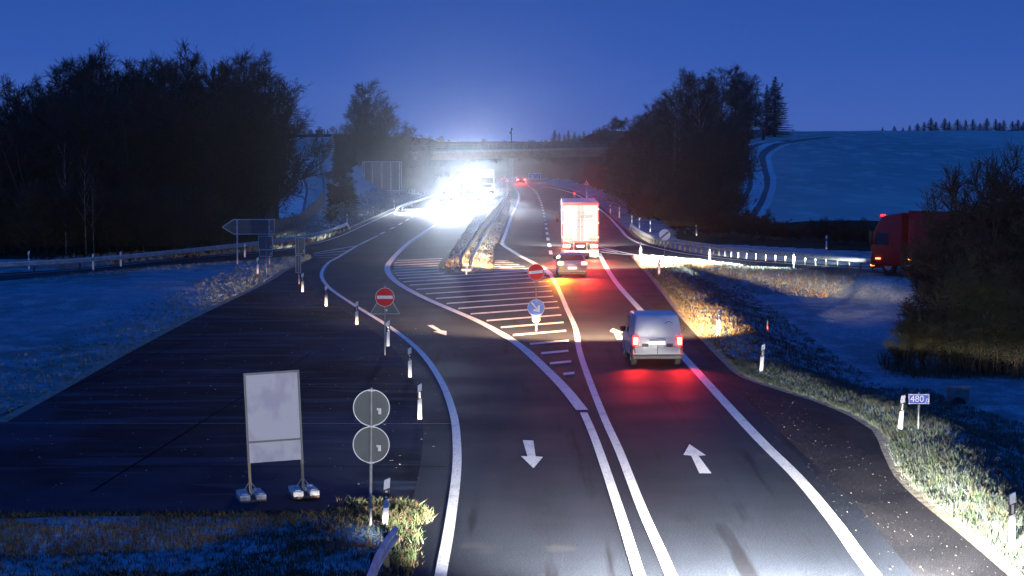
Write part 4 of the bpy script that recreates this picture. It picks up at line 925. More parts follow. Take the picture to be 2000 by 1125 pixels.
b = MB(); b.box(.03, -.022, z0-.0, wd-.03, -.002, zm-.022); b.build('lower_panel', M_BLANK, o)
for xx in (.035, wd-.035):
    b = MB(); b.box(xx-.03, -.03, .1, xx+.03, .03, z0); l = b.build('leg', mat('leg_olive', (.28, .24, .14), .6), o)
    b = MB()
    for dx, dy in ((-.16, .12), (.18, .12), (0, -.2)): b.cyl((xx, 0, .42), (xx+dx, dy, .15), .011, n=6)
    b.build('strut', M_POLE, l)
    b = MB(); b.box(xx-.3, -.5, .0, xx+.3, .5, .05); b.build('foot_plate', mat('foot_brown', (.22, .12, .07), .8), o, bevel=.02)
    
    for x0b, x1b, y0b, y1b, hb_ in ((-.29, -.06, -.48, .0, .17), (.07, .29, -.46, .05, .165), (-.27, -.05, .04, .48, .17), (.06, .28, .1, .5, .165)):
        b = MB(); b.box(xx+x0b, y0b, .052, xx+x1b, y1b, hb_); b.box(xx+x0b+.05, y0b+.08, hb_-.002, xx+x1b-.05, y1b-.08, hb_+.02); b.build('ballast_block', mat('scuffed_white', (.62, .61, .6), .85, var=.35, scale=9), o, bevel=.012, seg=2)
# kilometre plate
p = foot(1794, 841); k = FPX/p.y
o = empty('kilometre_sign', p, 'small blue kilometre plate reading 480,0 on a short pole in the right verge', 'road sign')
zc = HC-(781-285)/k-p.z; ww, hh = .285, .135
b = MB(); b.box(-ww, -.01, zc-hh, ww, .0, zc+hh); pl = b.build('plate', M_SWHITE, o, bevel=.004); b = MB(); b.box(-ww+.022, -.0125, zc-hh+.022, ww-.022, -.0095, zc+hh-.022); b.build('blue_field', M_BLUE2, pl)
text_mesh(pl, '480', .25, (-.05, -.016, zc), RX, M_SWHITE, ext=.002).scale = (1.0, 1, 1)
text_mesh(pl, ',0', .15, (.215, -.016, zc-.04), RX, M_SWHITE, ext=.002)
pole(o, zc+.17, .028, y=.03)
# concrete headwall
p = hit(1872, 788); gzz = p.z
o = empty('culvert_headwall', (p.x, p.y, gzz), 'weathered concrete culvert head in the dark ditch right of the kilometre plate', 'culvert')
k = FPX/p.y
b = MB(); b.prism([(-.38, -.25), (.36, -.3), (.37, .5), (.33, .54), (-.32, .54), (-.37, .45)], 0, .3); b.build('wall', M_CONC, o, bevel=.02)
b = MB(); b.box(-.42, .02, .541, .42, .34, .58); b.build('coping', M_CONC, o, bevel=.012)
b = MB(); b.cyl((0, -.12, -.02), (0, -.001, -.02), .24, n=20); b.build('pipe', M_BLACK, o)
# red/black ranging post
p = hit(1499, 657); o = empty('survey_post', p, 'thin black and orange post standing in the dark grass right of the van', 'marker post')
h = (657-623)/((657-285)/HC); b = MB(); b.cyl((0, 0, -.1), (0, 0, h*.6), .025, n=10); b.build('lower_tube', mat('orange_tube', (.6, .1, .03), .5), o); b = MB(); b.cyl((0, 0, h*.6), (0, 0, h), .022, n=10); b.build('upper_tube', M_BLACK, o)
# far signs
def triangle(px, py, r_px, Y, label, poleh=1.6, warm=False):
    p = atY(px, py, Y); k = FPX/Y; r = r_px/k; z = gz(p.x, p.y); o = empty('warning_sign', (p.x, p.y, z), label, 'road sign'); zc = p.z-z
    b = MB(); b.prism([(-r, zc-.5*r), (r, zc-.5*r), (0, zc+1.2*r)], -.01, .01); t_ = b.build('triangle', M_RED, o)
    b = MB(); b.prism([(-.66*r, zc-.33*r), (.66*r, zc-.33*r), (0, zc+.8*r)], -.016, -.011); b.build('white_field', M_SWHITE, t_)
    b = MB(); b.prism([(-.12*r, zc-.2*r), (.3*r, zc-.22*r), (.05*r, zc+.05*r), (.12*r, zc+.3*r), (-.12*r, zc+.3*r)], -.02, -.0165); b.build('symbol', M_BLACK, t_)
    pole(o, zc+.8*r, .035, y=.05); return o
triangle(1145.5, 358.5, 7, 330, 'red bordered warning triangle at the right edge of the road before the bridge')
triangle(990, 353, 6.5, 395, 'red bordered warning triangle left of the bridge pier, in front')
triangle(981, 350, 6, 401, 'red bordered warning triangle left of the bridge pier, behind the other')
p = atY(1044.5, 344, 520); z = gz(p.x, p.y); k = FPX/520; o = empty('blue_sign', (p.x, p.y, z), 'wide blue motorway sign beyond the bridge', 'road sign'); zc = p.z-z
b = MB(); b.box(-11.5/k, -.02, zc-6/k, 11.5/k, .02, zc+6/k); pl = b.build('panel', M_SWHITE, o); b = MB(); b.box(-10.6/k, -.03, zc-5.1/k, 10.6/k, -.021, zc+5.1/k); b.build('blue_field', M_BLUE, pl)
b = MB()
for (x0, x1, yy) in ((-8, -2.5, 2), (-1, 3, 2.6), (4.5, 8.5, 2), (-7, 0, -1.5), (2, 8, -2), (-8, -4, -3.2)): b.box(x0/k, -.034, zc+(yy-.55)/k, x1/k, -.0305, zc+(yy+.55)/k)
b.build('lettering', M_SWHITE, pl); [pole(o, zc+5/k, .06, x=s*8/k, y=.1) for s in (-1, 1)]
# red hazard lamp by the road edge
p = atY(1122, 364, 330); z = gz(p.x, p.y); o = empty('hazard_lamp', (p.x, p.y, z), 'small red hazard lamp on a stand right of the far road', 'lamp')
b = MB(); b.cyl((0, 0, -.1), (0, 0, .75), .04, n=8); b.box(-.2, -.2, -.02, .2, .2, .06); b.build('stand', M_BLACK, o); b = MB(); b.cyl((0, -.04, .9), (0, .04, .9), .14, n=14); l = b.build('lens', E_RED, o); area(l, (0, -.08, .9), (0, -1, 0), 20, (1, .1, .05), .1, .1)
# departing car far under the bridge (orange glow)
pf = atY(1018, 352, 470)
car('distant_car', (pf.x, 470, gz(pf.x, 470)), R(6), 'distant car with orange glowing tail lamps beyond the bridge pier', 'car', P_DARK, 4.1, .88, 1.4, 'hatch', tailp=250, plate=False)

# ------------------------------------------------------------------ bridge
YB = 425; kb = FPX/YB
def bx_(px): return (px-1000)/kb
def bz_(py): return HC-(py-285)/kb
o = empty('bridge', (0, YB, 0), 'concrete road bridge with a steel railing crossing over the motorway', 'bridge')
xl, xr = -34, 34
def zl(x, z): return z+x*.020
b = MB()
prof = lambda x, z0, z1, y0, y1: [(x, y0, zl(x, z0)), (x, y1, zl(x, z0)), (x, y1, zl(x, z1)), (x, y0, zl(x, z1))]
def beam_box(b, z0, z1, y0, y1): b.add(prof(xl, z0, z1, y0, y1)+prof(xr, z0, z1, y0, y1), [(0, 1, 2, 3), (7, 6, 5, 4), (0, 4, 5, 1), (1, 5, 6, 2), (2, 6, 7, 3), (3, 7, 4, 0)])
b = MB(); beam_box(b, 5.45, 6.75, .6, 8.0); b.build('girder', mat('girder_concrete', (.28, .17, .12), .85, var=.3, scale=1.5), o)
b = MB(); beam_box(b, 6.752, 7.15, -.2, 8.8); b.build('deck', M_CONC, o)
b = MB(); nps = 46
for i in range(nps+1):
    x_ = xl+(xr-xl)*i/nps; b.box(x_-.03, -.1, zl(x_, 7.15), x_+.03, -.04, zl(x_, 8.2))
for zz in (7.3, 7.75, 8.2): beam_box(b, zz, zz+.05, -.095, -.045)
b.build('railing', mat('railing_paint', (.12, .14, .18), .6), o)
b = MB()
for i in range(nps+1):
    x_ = xl+(xr-xl)*i/nps; b.box(x_-.03, 8.6, zl(x_, 7.15), x_+.03, 8.66, zl(x_, 8.2))
for zz in (7.3, 7.75, 8.2): beam_box(b, zz, zz+.05, 8.605, 8.655)
b.build('railing', MATS['railing_paint'], o)
b = MB(); b.box(bx_(992.5), 1.2, -.2, bx_(1002.5), 7.4, 5.44); b.box(bx_(992.5)-.15, 1.05, -.2, bx_(1002.5)+.15, 7.55, .3); b.build('pier', M_CONC, o, bevel=.04)
for s in (-1, 1):
    b = MB(); b.box(s*24.5-2, .6, -.5, s*24.5+2, 8.0, zl(s*24.5, 5.4)-.08); b.build('abutment', M_CONC, o)
p = atY(999, 290, 432); o = empty('lamp_post', (p.x, 438, gz(p.x, 438)), 'thin mast with a small head rising behind the bridge railing', 'mast')
zt = atY(999, 251, 438).z-o.location.z
b = MB(); b.cyl((0, 0, 0), (0, 0, zt), .14, .1, n=10); b.build('mast', M_BLACK, o); b = MB(); b.box(-.38, -.1, zt-1.0, .02, .1, zt-.75); b.box(-.1, -.12, zt-.35, .2, .12, zt+.1); b.box(-.36, -.08, zt-.75, -.22, .08, zt-.45); b.build('head', M_BLACK, o)

# ------------------------------------------------------------------ fence along the left track
M_PALE = mat('weathered_paling', (.22, .23, .24), .85, var=.4, scale=3)
def fence(name, base, label, h=1.5, step=.28, m=M_PALE, wd=.06, post=3.0):
    P = catmull([(p.x, p.y) for p in base], step); o = empty(name, (P[0][0], P[0][1], gz(*P[0])), label, 'fence'); ox, oy, oz = o.location
    b = MB(); r = MB(); pts = []
    ps = MB(); cum = 0
    for i, p in enumerate(P):
        z = gz(p[0], p[1]); hh = h*(.92+.1*random.random()); b.box(p[0]-ox-wd/2, p[1]-oy-.01, z-oz+.05, p[0]-ox+wd/2, p[1]-oy+.01, z-oz+hh); pts.append((p[0]-ox, p[1]-oy, z-oz))
        if i % int(post/step) == 0:
            q = MB(); q.cyl((p[0]-ox, p[1]-oy+.07, z-oz-.2), (p[0]-ox, p[1]-oy+.07, z-oz+h+.1), .05, n=8); q.build('post', m, o)
    b.build('paling', m, o)
    for zz in (.4, h-.35):
        for i in range(0, len(pts)-6, 6): r.cyl((pts[i][0], pts[i][1]+.03, pts[i][2]+zz), (pts[i+6][0], pts[i+6][1]+.03, pts[i+6][2]+zz), .02, n=5)
    r.build('rail', m, o); return o
fb = [hit(*q) for q in ((537, 463), (587, 449), (604, 432), (619, 417), (632, 400), (634, 386), (629, 350), (624, 330), (625, 318))]
fence('paling_fence', [p for p in fb if p is not None], 'long weathered paling fence winding up beside the frosted track on the left')
fb = [hit(*q) for q in ((628, 322), (636, 312), (643, 303), (648, 291), (650, 280))]
fence('paling_fence', [p for p in fb if p is not None], 'pale upper stretch of fence near the top of the left track', h=2.2)
fb = [hit(*q) for q in ((1447, 283), (1470, 272), (1500, 264), (1518, 258))]
fence('field_fence', [p for p in fb if p is not None], 'low fence at the top of the farm track beside the spruce', h=2.0, step=.45)
# raised hide on the left skyline
p = hit(624, 276); 
if p is not None:
    o = empty('raised_hide', p, 'small raised hunting hide on the skyline above the left track', 'hide'); kk = FPX/p.y; s = 6/kk
    b = MB(); b.box(-s, -s, 8/kk, s, s, 20/kk); b.build('cabin', M_BARK, o); b = MB(); b.prism([(-1.3*s, 20/kk), (1.3*s, 21/kk), (1.3*s, 23/kk), (-1.3*s, 22/kk)], -1.3*s, 1.3*s); b.build('roof', M_BARK, o)
    for sx in (-1, 1):
        for sy in (-1, 1): b = MB(); b.cyl((sx*s*.9, sy*s*.9, -.3), (sx*s*.8, sy*s*.8, 8/kk), .08, n=6); b.build('leg', M_BARK, o)

# ------------------------------------------------------------------ trees
def tubes(segs, n):
    """segs: array (k,8) p0 p1 r0 r1 -> verts, quads"""
    S = np.array(segs); p0, p1, r0, r1 = S[:, :3], S[:, 3:6], S[:, 6], S[:, 7]; d = p1-p0; d /= np.linalg.norm(d, axis=1)[:, None]+1e-9
    ref = np.where(np.abs(d[:, 2:3]) > .9, np.array([[1., 0, 0]]), np.array([[0, 0, 1.]])); u = np.cross(d, ref); u /= np.linalg.norm(u, axis=1)[:, None]; w_ = np.cross(d, u)
    V = []
    for p, r in ((p0, r0), (p1, r1)):
        for k in range(n):
            a = 2*np.pi*k/n; V.append(p+u*(r*np.cos(a))[:, None]+w_*(r*np.sin(a))[:, None])
    V = np.stack(V, 1).reshape(-1, 3); b = np.arange(len(S))*2*n
    F = np.concatenate([np.stack([b+k, b+(k+1) % n, b+n+(k+1) % n, b+n+k], -1) for k in range(n)])
    return V, F
def grow(seed, H, spread=.5, limbs=16, sub=9, twigs=8, fine=4, base=.18, up=.55, stems=1, tr=None, twr=.011, droop=0, lean=.04):
    r = random.Random(seed); trunk = []; crown = []
    def rv_(s=1): return Vector((r.uniform(-1, 1), r.uniform(-1, 1), r.uniform(-1, 1)))*s
    def chain(p, d, L, n, r0, r1, out, wob, upb):
        pts = [p]; dirs = []
        for i in range(n):
            d = (d+rv_(wob)+Vector((0, 0, upb))).normalized(); q = p+d*(L/n); a = r0+(r1-r0)*i/n; b = r0+(r1-r0)*(i+1)/n
            out.append((*p, *q, a, b)); p = q; pts.append(p); dirs.append(d)
        return pts, dirs
    def pick(pts, dirs, t):
        i = min(int(t*(len(pts)-1)), len(dirs)-1); f = t*(len(pts)-1)-i; return pts[i].lerp(pts[i+1], f), dirs[i]
    for s in range(stems):
        a0 = r.uniform(0, 6.28); off = Vector((math.cos(a0), math.sin(a0), 0))*(0 if stems == 1 else r.uniform(.1, .5)*H*.1)
        d0 = (Vector((0, 0, 1))+Vector((off.x, off.y, 0))*(.0 if stems == 1 else 1.4/(H*.1))*.35+rv_(lean)).normalized()
        hs = H*(1 if s == 0 else r.uniform(.6, 1)); rt = tr or H*.013
        T = chain(off+Vector((0, 0, -.2)), d0, hs*.98, 8, rt, rt*.12, trunk, .07, .05)
        for k in range(limbs):
            t = base+(1-base)*(k+r.random())/limbs*.97; p, d = pick(*T, t); az = r.uniform(0, 6.28)
            ll = H*spread*(1-((t-base)/(1-base)))**.7*r.uniform(.65, 1.1)*.75+H*.06
            dd = Vector((math.cos(az), math.sin(az), up*r.uniform(.6, 1.8))).normalized()
            Lb = chain(p, dd, ll, 4, rt*(1-t)*.42+.012, .012, trunk, .14, .08-droop)
            ns = max(3, int(sub*ll/(H*.3)))
            for j in range(ns):
                t2 = .2+.8*(j+r.random())/ns; p2, d2 = pick(*Lb, min(t2, .999)); l2 = ll*(.45*(1.15-t2)+.14)*r.uniform(.7, 1.2)
                B2 = chain(p2, (d2*.7+rv_(.85)+Vector((0, 0, .25))).normalized(), l2, 2, .012, .008, crown, .2, .08-droop)
                nt_ = max(2, int(twigs*r.uniform(.7, 1.2)))
                for q in range(nt_):
                    p3, d3 = pick(*B2, min((q+r.random())/nt_, .999)); l3 = r.uniform(.3, .75)*(.5+.05*H)
                    T3 = chain(p3, (d3*.7+rv_(.8)+Vector((0, 0, .2))).normalized(), l3, 1, twr, twr*.6, crown, .1, -droop)
                    for z in range(fine):
                        p4, d4 = pick(*T3, r.random()*.99); chain(p4, (d4+rv_(.9)+Vector((0, 0, .1))).normalized(), l3*r.uniform(.35, .7), 1, twr*.8, twr*.4, crown, 0, 0)
    return trunk, crown
def tree_proto(name, seed, H, mt, mc, **kw):
    tr, cr = grow(seed, H, **kw)
    o = bpy.data.objects.new(name, None)
    V_, F_ = tubes(tr, 6); t = np_mesh('trunk', V_, F_, [mt], o, smooth=True)
    V_, F_ = tubes(cr, 3); c = np_mesh('crown', V_, F_, [mc], o)
    return o, (t, c), H
def place_tree(proto, x, y, h, label, cat='tree', rz=None, group=None, wide=1.0, name=None):
    o, parts, H = proto; r = bpy.data.objects.new(name or o.name.split('.')[0], None); C.objects.link(r); s = h/H
    r.location = (x, y, gz(x, y)); r.rotation_euler = (0, 0, rng.uniform(0, 6.28) if rz is None else rz); r.scale = (s*wide, s*wide, s)
    for p in parts: q = p.copy(); link(q, r)
    return tag(r, label, cat, group)
TP = [tree_proto('bare_tree', 11, 13, M_BARK, M_TWIG, spread=.5, limbs=24, sub=10, twigs=9, fine=6, twr=.013),
      tree_proto('bare_tree', 12, 13, M_BARK, M_TWIG2, spread=.42, limbs=26, sub=10, twigs=9, fine=6, up=.9, base=.1, twr=.013),
      tree_proto('bare_tree', 13, 13, M_BARK, M_TWIG, spread=.38, limbs=22, sub=9, twigs=9, fine=5, up=1.2, base=.15, twr=.014),
      tree_proto('bare_tree', 14, 12, M_BARK, M_TWIG2, spread=.55, limbs=12, sub=9, twigs=7, fine=3, stems=2, base=.1, twr=.018)]
BI = tree_proto('birch_tree', 15, 12, M_BIRCH, M_TWIG2, spread=.3, limbs=14, sub=6, twigs=5, fine=2, up=1.3, base=.3, tr=.10, droop=.05)
SH = [tree_proto('bush', 21, 4, M_BARK, M_TWIG2, spread=.6, limbs=9, sub=8, twigs=7, fine=3, stems=4, base=.05, tr=.035, twr=.009),
      tree_proto('bush', 22, 4, M_BARK, M_TWIGG, spread=.55, limbs=9, sub=8, twigs=8, fine=3, stems=4, base=.05, tr=.035, twr=.010, up=.8),
      tree_proto('bush', 23, 4, M_BARK, M_TWIG, spread=.6, limbs=8, sub=8, twigs=8, fine=3, stems=5, base=.04, tr=.03, twr=.010, up=1.0)]
def conifer_proto(seed, H, wide=.2, dens=1.0):
    r = random.Random(seed); tr = [(0, 0, -.3, 0, 0, H*.5, H*.014, H*.009), (0, 0, H*.5, 0, 0, H, H*.009, .01)]; cr = []
    z = H*.06
    while z < H*.985:
        f = 1-z/H; n = 7+int(3*f)
        for k in range(n):
            a = r.uniform(0, 6.28); L = H*wide*(f**.85)*r.uniform(.65, 1.1)+.12; d = Vector((math.cos(a), math.sin(a), -.25+.5*(1-f))).normalized(); p0 = Vector((0, 0, z+r.uniform(-.1, .1)))
            p1 = p0+d*L*.6; p2 = p1+(d+Vector((0, 0, .18))).normalized()*L*.4
            cr += [(*p0, *p1, .03*H/12, .02), (*p1, *p2, .02, .006)]
            m = max(4, int(16*f*dens)+3)
            for j in range(m):
                t = (j+.5)/m; q = p0.lerp(p1, t/.6) if t < .6 else p1.lerp(p2, (t-.6)/.4)
                for s in (-1, 1):
                    sd = Vector((-d.y, d.x, 0))*s; e = q+(sd*.8+d*.55+Vector((0, 0, r.uniform(-.45, -.05)))).normalized()*L*.42*(1.05-t)*r.uniform(.6, 1.1)
                    cr.append((*q, *e, .055*H/12, .012))
        z += H*.033*(.5+.7*f)
    o = bpy.data.objects.new('spruce', None); V_, F_ = tubes(tr, 6); t = np_mesh('trunk', V_, F_, [M_BARK], o); V_, F_ = tubes(cr, 3); c = np_mesh('crown', V_, F_, [M_NEEDLE], o)
    return o, (t, c), H
CO = [conifer_proto(31, 12, .2), conifer_proto(32, 12, .16)]
def tx(px, Y): return (px-1000)/FPX*Y
def th(pytop, Y, x): return HC+(285-pytop)/FPX*Y-gz(x, Y)
GW = 'bare trees of the wood on the left'
# left wood, back row makes the silhouette (px, top y, distance)
sil = [(-30, 190, 190), (18, 206, 185), (55, 168, 190), (95, 150, 183), (135, 128, 190), (172, 118, 186), (212, 110, 192), (250, 126, 185), (290, 130, 195), (325, 122, 188), (362, 104, 196), (398, 122, 188),
       (432, 132, 196), (468, 114, 190), (500, 124, 198), (522, 138, 192), (538, 160, 196), (541, 205, 200)]
for i, (px, py, Y) in enumerate(sil):
    x = tx(px, Y); lb = {10: 'tallest bare tree in the middle of the left wood, with upright twigs at its top', 17: 'bare tree at the right end of the left wood beside the frosted track', 1: 'lower tree at the left end of the wood at the frame edge'}.get(i, 'dark bare tree in the tall back row of the left wood')
    place_tree(TP[i % 4], x, Y, th(py, Y, x)*1.02, lb, group=GW if i not in (10, 17, 1) else 'wood edge trees', wide=.95)
for i in range(16):
    px = 5+i*33; Y = 205; x = tx(px, Y); py = float(np.interp(px, [q[0] for q in sil], [q[1] for q in sil]))+5
    place_tree(TP[(i*3+2) % 4], x, Y, th(py, Y, x), 'dark bare tree deep inside the left wood', group='inner trees of the left wood', wide=1.3)
for i in range(32):
    px = -30+i*17+rng.uniform(-10, 10); Y = 168+rng.uniform(-6, 8)+max(0, px-400)*.05; x = tx(px, Y); py = 250+rng.uniform(-35, 40)-60*math.exp(-((px-300)/250)**2)
    place_tree(TP[(i*3+1) % 4], x, Y, th(py, Y, x), 'dark bare tree in the lower front row of the left wood', group='lower trees of the left wood', wide=1.25)
for i in range(24):
    px = -20+i*22.5+rng.uniform(-8, 8); Y = 160+rng.uniform(-3, 5)+max(0, px-380)*.1; x = tx(px, Y); Y += max(0, (-x > 0)*0)
    place_tree(SH[i % 3], x, Y, rng.uniform(3.2, 5.5), 'dark tangled bush at the foot of the left wood behind the barrier', 'bush', group='bushes at the foot of the left wood', wide=1.1)
for i, (px, py) in enumerate(((128, 270), (168, 290), (183, 330))):
    Y = 158; x = tx(px, Y); place_tree(BI, x, Y, th(py, Y, x), ['pale thin trunk standing in the left wood, leftmost of three', 'pale thin trunk standing in the left wood, middle of three', 'pale thin trunk standing in the left wood, rightmost of three'][i], wide=.8)
# centre left group behind the large board
for i, (px, py, Y, lb) in enumerate([(722, 160, 330, 'tall bare tree left of the bridge with a pointed crown'), (712, 172, 336, 'slim bare tree inside the crown of the tall pointed one'), (738, 190, 342, 'dense bare tree filling the right flank of the tall pointed one'), (705, 205, 340, 'dense bare tree filling the left flank of the tall pointed one'), (695, 200, 325, 'bare tree leaning out left of the tall pointed one'), (748, 205, 335, 'bare tree right of the tall pointed one'), (770, 235, 340, 'shorter bare tree sloping down towards the bridge'),
        (800, 248, 350, 'low bare tree above the left bridge end'), (828, 264, 360, 'lowest bare tree on the left bridge approach'), (735, 225, 322, 'dense lower tree in front of the tall pointed one'), (700, 255, 318, 'dense thicket tree left of the large framed board'), (775, 262, 345, 'dense thicket tree behind the large framed board')]):
    Y += 36; x = tx(px, Y); place_tree(TP[(i+1) % 4], x, Y, th(py, Y, x), lb, wide=1.25)
for i, (px, py, Y, lb) in enumerate([(680, 345, 268, 'olive green bush on the embankment left of the large framed board'), (655, 352, 262, 'brownish bush at the fence left of the olive green one'), (668, 318, 300, 'tangled bush above the olive green one'), (695, 330, 362, 'tangled bush at the left post of the large framed board'),
        (645, 405, 222, 'small yellowish shrub at the lower fence end'), (640, 330, 300, 'bush just right of the upper fence')]):
    x = tx(px, Y); place_tree(SH[(i+1) % 3], x, Y, max(1.8, th(py, Y, x)), lb, 'bush', wide=1.15)
for i in range(14):
    px = 720+i*9+rng.uniform(-3, 3); Y = 362+rng.uniform(-6, 10); x = tx(px, Y); place_tree(SH[i % 3], x, Y, rng.uniform(3.5, 6), 'dark bush on the slope below the left bridge end', 'bush', group='bushes below the left bridge end', wide=1.2)
# right wood
rs = [(1228, 248, 345, 0), (1250, 228, 335, 1), (1275, 205, 325, 0), (1300, 186, 315, 1), (1325, 172, 305, 2), (1350, 150, 300, 2), (1378, 142, 330, 3), (1408, 140, 370, 0), (1438, 136, 420, 1), (1462, 148, 470, 0), (1485, 165, 500, 3)]
for i, (px, py, Y, k) in enumerate(rs):
    x = tx(px, Y); place_tree(TP[k], x, Y, th(py, Y, x)*1.03, ['bare tree beginning the right wood above the bridge end', 'bare tree second in the rising line of the right wood', 'bare tree third in the rising line of the right wood', 'bare tree fourth in the rising line of the right wood',
        'slender bare tree left of the tall birch', 'tall upright bare tree behind the birch', 'bare tree right of the tall birch', 'broad bare tree at the middle top of the right wood', 'broad bare tree at the highest point of the right wood', 'bare tree left of the dark spruce', 'bare tree half hidden beside the spruce'][i], wide=1.15)
x = tx(1512, 530); place_tree(CO[0], x, 530, th(150, 530, x), 'tall dark spruce at the right end of the right wood', 'spruce', wide=1.75, name='spruce')
x = tx(1496, 540); place_tree(CO[1], x, 540, th(165, 540, x), 'second dark spruce just left of the tall one', 'spruce', wide=1.5, name='spruce')
for px, py in ((1262, 222), (1290, 200), (1318, 182), (1340, 166), (1362, 152), (1392, 148), (1424, 145), (1450, 150)):
    Y = 330+max(0, px-1360)*1.6; x = tx(px, Y); place_tree(TP[(px//7) % 4], x, Y, th(py, Y, x), 'bare tree standing deep inside the right wood', group='inner trees of the right wood', wide=1.35)
for px, py, Y, lb in ((1362, 150, 282, 'tall white stemmed birch in the right wood'), (1318, 222, 262, 'spreading white stemmed birch lower in the right wood'), (1326, 232, 263, 'thin birch stem beside the spreading birch')):
    x = tx(px, Y); place_tree(BI, x, Y, th(py, Y, x), lb, wide=1.0)
for i in range(52):
    px = 1215+rng.uniform(0, 222); Y = 235+rng.uniform(0, 150)*(px-1150)/290; x = tx(px, Y)
    if x < 13.5: continue
    py = 285-60*sst((px-1215)/160)+rng.uniform(-10, 50); h = min(8, max(3, th(py, Y, x)))
    place_tree((TP[i % 4] if i % 2 else SH[i % 3]), x, Y, h, 'dark undergrowth tree on the cutting slope of the right wood', 'undergrowth', group='undergrowth of the right wood', wide=1.3, name='undergrowth_tree')
for i in range(26):
    px = 1205+i*9+rng.uniform(-6, 6); Y = 238-(px-1205)*.12+rng.uniform(-6, 14); x = max(tx(px, Y), 14.5)
    place_tree(SH[i % 3], x, Y, rng.uniform(2.5, 4.2), 'dark bush along the lower edge of the right wood', 'bush', group='bushes along the lower edge of the right wood', wide=1.2)
# hedge behind the slip-road barrier
for i in range(24):
    px = 1325+i*17+rng.uniform(-6, 6); Y = 199-(px-1325)*.07+rng.uniform(-3, 3); x = tx(px, Y)
    if px < 1760:
        hh = rng.uniform(1.4, 2.6)*(1.15 if px < 1480 else .8)
        place_tree(SH[[0, 0, 1, 2][i % 4] if px < 1560 else [1, 2, 0][i % 3]], x, Y, hh, 'low bush behind the long slip road barrier', 'bush', group='low bushes behind the slip road barrier', wide=1.35)
# thicket beyond the bridge closing the view
for i in range(34):
    px = 770+i*13.5; Y = 560+rng.uniform(-10, 40)+(30 if 930 < px < 1080 else 0); x = tx(px, Y); py = 300+rng.uniform(-4, 8)
    place_tree((TP[i % 4] if i % 3 else SH[i % 3]), x, Y, max(4, th(py, Y, x)), 'dark tree of the far thicket seen under the bridge', 'tree', group='thicket under the bridge', wide=1.8)
for i in range(14):
    px = 1125+i*7.5; Y = 380+rng.uniform(-20, 30); x = max(tx(px, Y), 14.5); place_tree(SH[i % 3], x, Y, rng.uniform(3, 5), 'dark bush on the slope below the right bridge end', 'bush', group='bushes below the right bridge end', wide=1.3)
# skyline trees
for i, (px, py) in enumerate([(1083, 253), (1092, 258), (1102, 262), (1110, 254), (1122, 257), (1131, 260), (1140, 255), (1150, 258), (1158, 253), (1167, 257), (1176, 261), (1186, 255), (1200, 258), (1212, 256)]):
    Y = 760+rng.uniform(-20, 20); x = tx(px, Y); place_tree(CO[i % 2], x, Y, th(py, Y, x), 'small dark conifer in the row behind the bridge railing', 'conifer', group='conifers behind the bridge', wide=2.4, name='conifer')
for i, (px, py) in enumerate([(852, 270), (862, 266), (875, 273), (1050, 274), (1065, 273)]):
    Y = 640; x = tx(px, Y); place_tree(TP[i % 4], x, Y, th(py, Y, x), 'small bare tree on the skyline behind the bridge railing', 'tree', group='skyline trees behind the bridge', wide=1.4)
for i in range(12):
    px = 578+i*8+rng.uniform(-2, 2); Y = 520+rng.uniform(-10, 20); x = tx(px, Y); place_tree(CO[i % 2] if i % 3 else TP[i % 4], x, Y, max(1.6, th(rng.uniform(246, 260), Y, x)), 'small dark tree on the skyline above the left track', 'tree', group='skyline trees above the left track', wide=2.4, name='skyline_tree')
for i, (px, py) in enumerate([(1548, 252), (1556, 257), (1722, 249), (1745, 246), (1762, 249), (1775, 244), (1790, 241), (1803, 238), (1816, 230), (1826, 238), (1843, 231), (1852, 237), (1868, 233), (1884, 234), (1898, 233), (1912, 240), (1925, 231), (1942, 232), (1950, 239), (1958, 234), (1975, 236), (1986, 234), (1996, 238), (2012, 236)]):
    Y = 900+rng.uniform(-30, 60); x = tx(px, Y); place_tree(CO[i % 2], x, Y, max(2, th(py, Y, x)), 'small dark conifer on the skyline of the frosted hill' if px > 1600 else 'tiny dark conifer on the skyline just right of the spruce', 'conifer', group='conifers on the right skyline' if px > 1600 else 'conifers beside the spruce', wide=3.0 if i % 3 else 4, name='conifer')
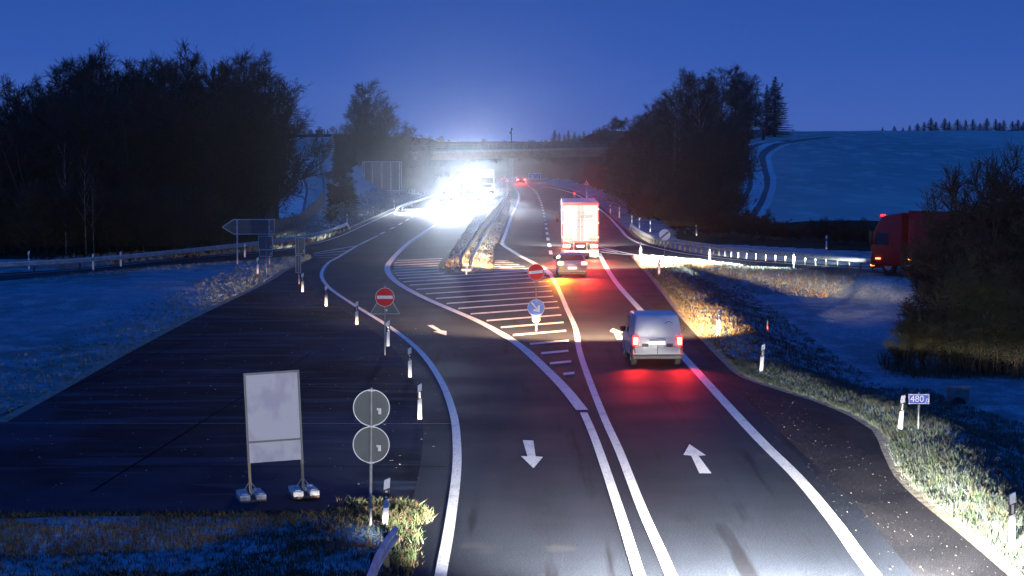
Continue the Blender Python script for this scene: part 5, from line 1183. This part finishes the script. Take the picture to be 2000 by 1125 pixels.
# big dark bush on the right, near
nb = [(1812, 575, 90, 2), (1868, 500, 91, 0), (1892, 430, 94, 2), (1905, 370, 96, 0), (1940, 320, 96, 2), (1975, 285, 97, 0), (2015, 300, 96, 2), (1778, 610, 89, 1), (1862, 540, 89, 2), (1920, 470, 90, 0), (1985, 430, 90, 2), (1840, 570, 92, 0), (1900, 500, 88, 1), (1955, 520, 88, 1), (2030, 420, 92, 0)]
for i, (px, py, Y, k) in enumerate(nb):
    x = tx(px, Y); place_tree(SH[k], x, Y, th(py, Y, x), 'stem cluster of the big dark bush at the right edge' , 'bush', group='stem clusters of the big dark bush', wide=.85 if py < 400 else 1.1)
for px, py, Y, lb in ((1945, 330, 93, 'thin young tree poking out of the big dark bush'), (1880, 440, 92, 'pale crooked sapling in front of the red lorry')):
    x = tx(px, Y); place_tree(BI if py > 400 else TP[2], x, Y, th(py, Y, x), lb, wide=.9)
o = blades('reeds', 5000, poly_sampler([(14.6, 86.5), (24, 83), (24, 91), (15.2, 92)], lambda q: np.clip(.4+1.2*vnoise(q[:, 0], q[:, 1], .9, 29), 0, 1)), .2, 1.0, .025, [M_G4, M_STALK, M_TWIGG], lean=.7)
o['label'] = 'tall yellowish stalks along the foot of the big dark bush'; o['category'] = 'reeds'
# left-over low reeds on the ditch
for pr_ in TP+SH+CO+[BI]:          # the prototypes themselves are not part of the place
    for p in pr_[1]: bpy.data.objects.remove(p)
    bpy.data.objects.remove(pr_[0])
# ------------------------------------------------------------------ haze
HZ = True
if HZ:
    b = MB(); b.box(-1200, -120, -4, 1200, 2500, 70); h = b.build('haze', None or mat('haze_tmp', (1, 1, 1)))
    m = bpy.data.materials.new('haze'); m.use_nodes = True; n = m.node_tree
    for x_ in list(n.nodes):
        if x_.type != 'OUTPUT_MATERIAL': n.nodes.remove(x_)
    out = [x_ for x_ in n.nodes if x_.type == 'OUTPUT_MATERIAL'][0]
    pv_ = n.nodes.new('ShaderNodeVolumePrincipled'); pv_.inputs['Color'].default_value = (.9, .93, 1, 1); pv_.inputs['Density'].default_value = .00013; pv_.inputs['Anisotropy'].default_value = .968
    n.links.new(pv_.outputs[0], out.inputs['Volume']); h.data.materials.clear(); h.data.materials.append(m); h['kind'] = 'stuff'
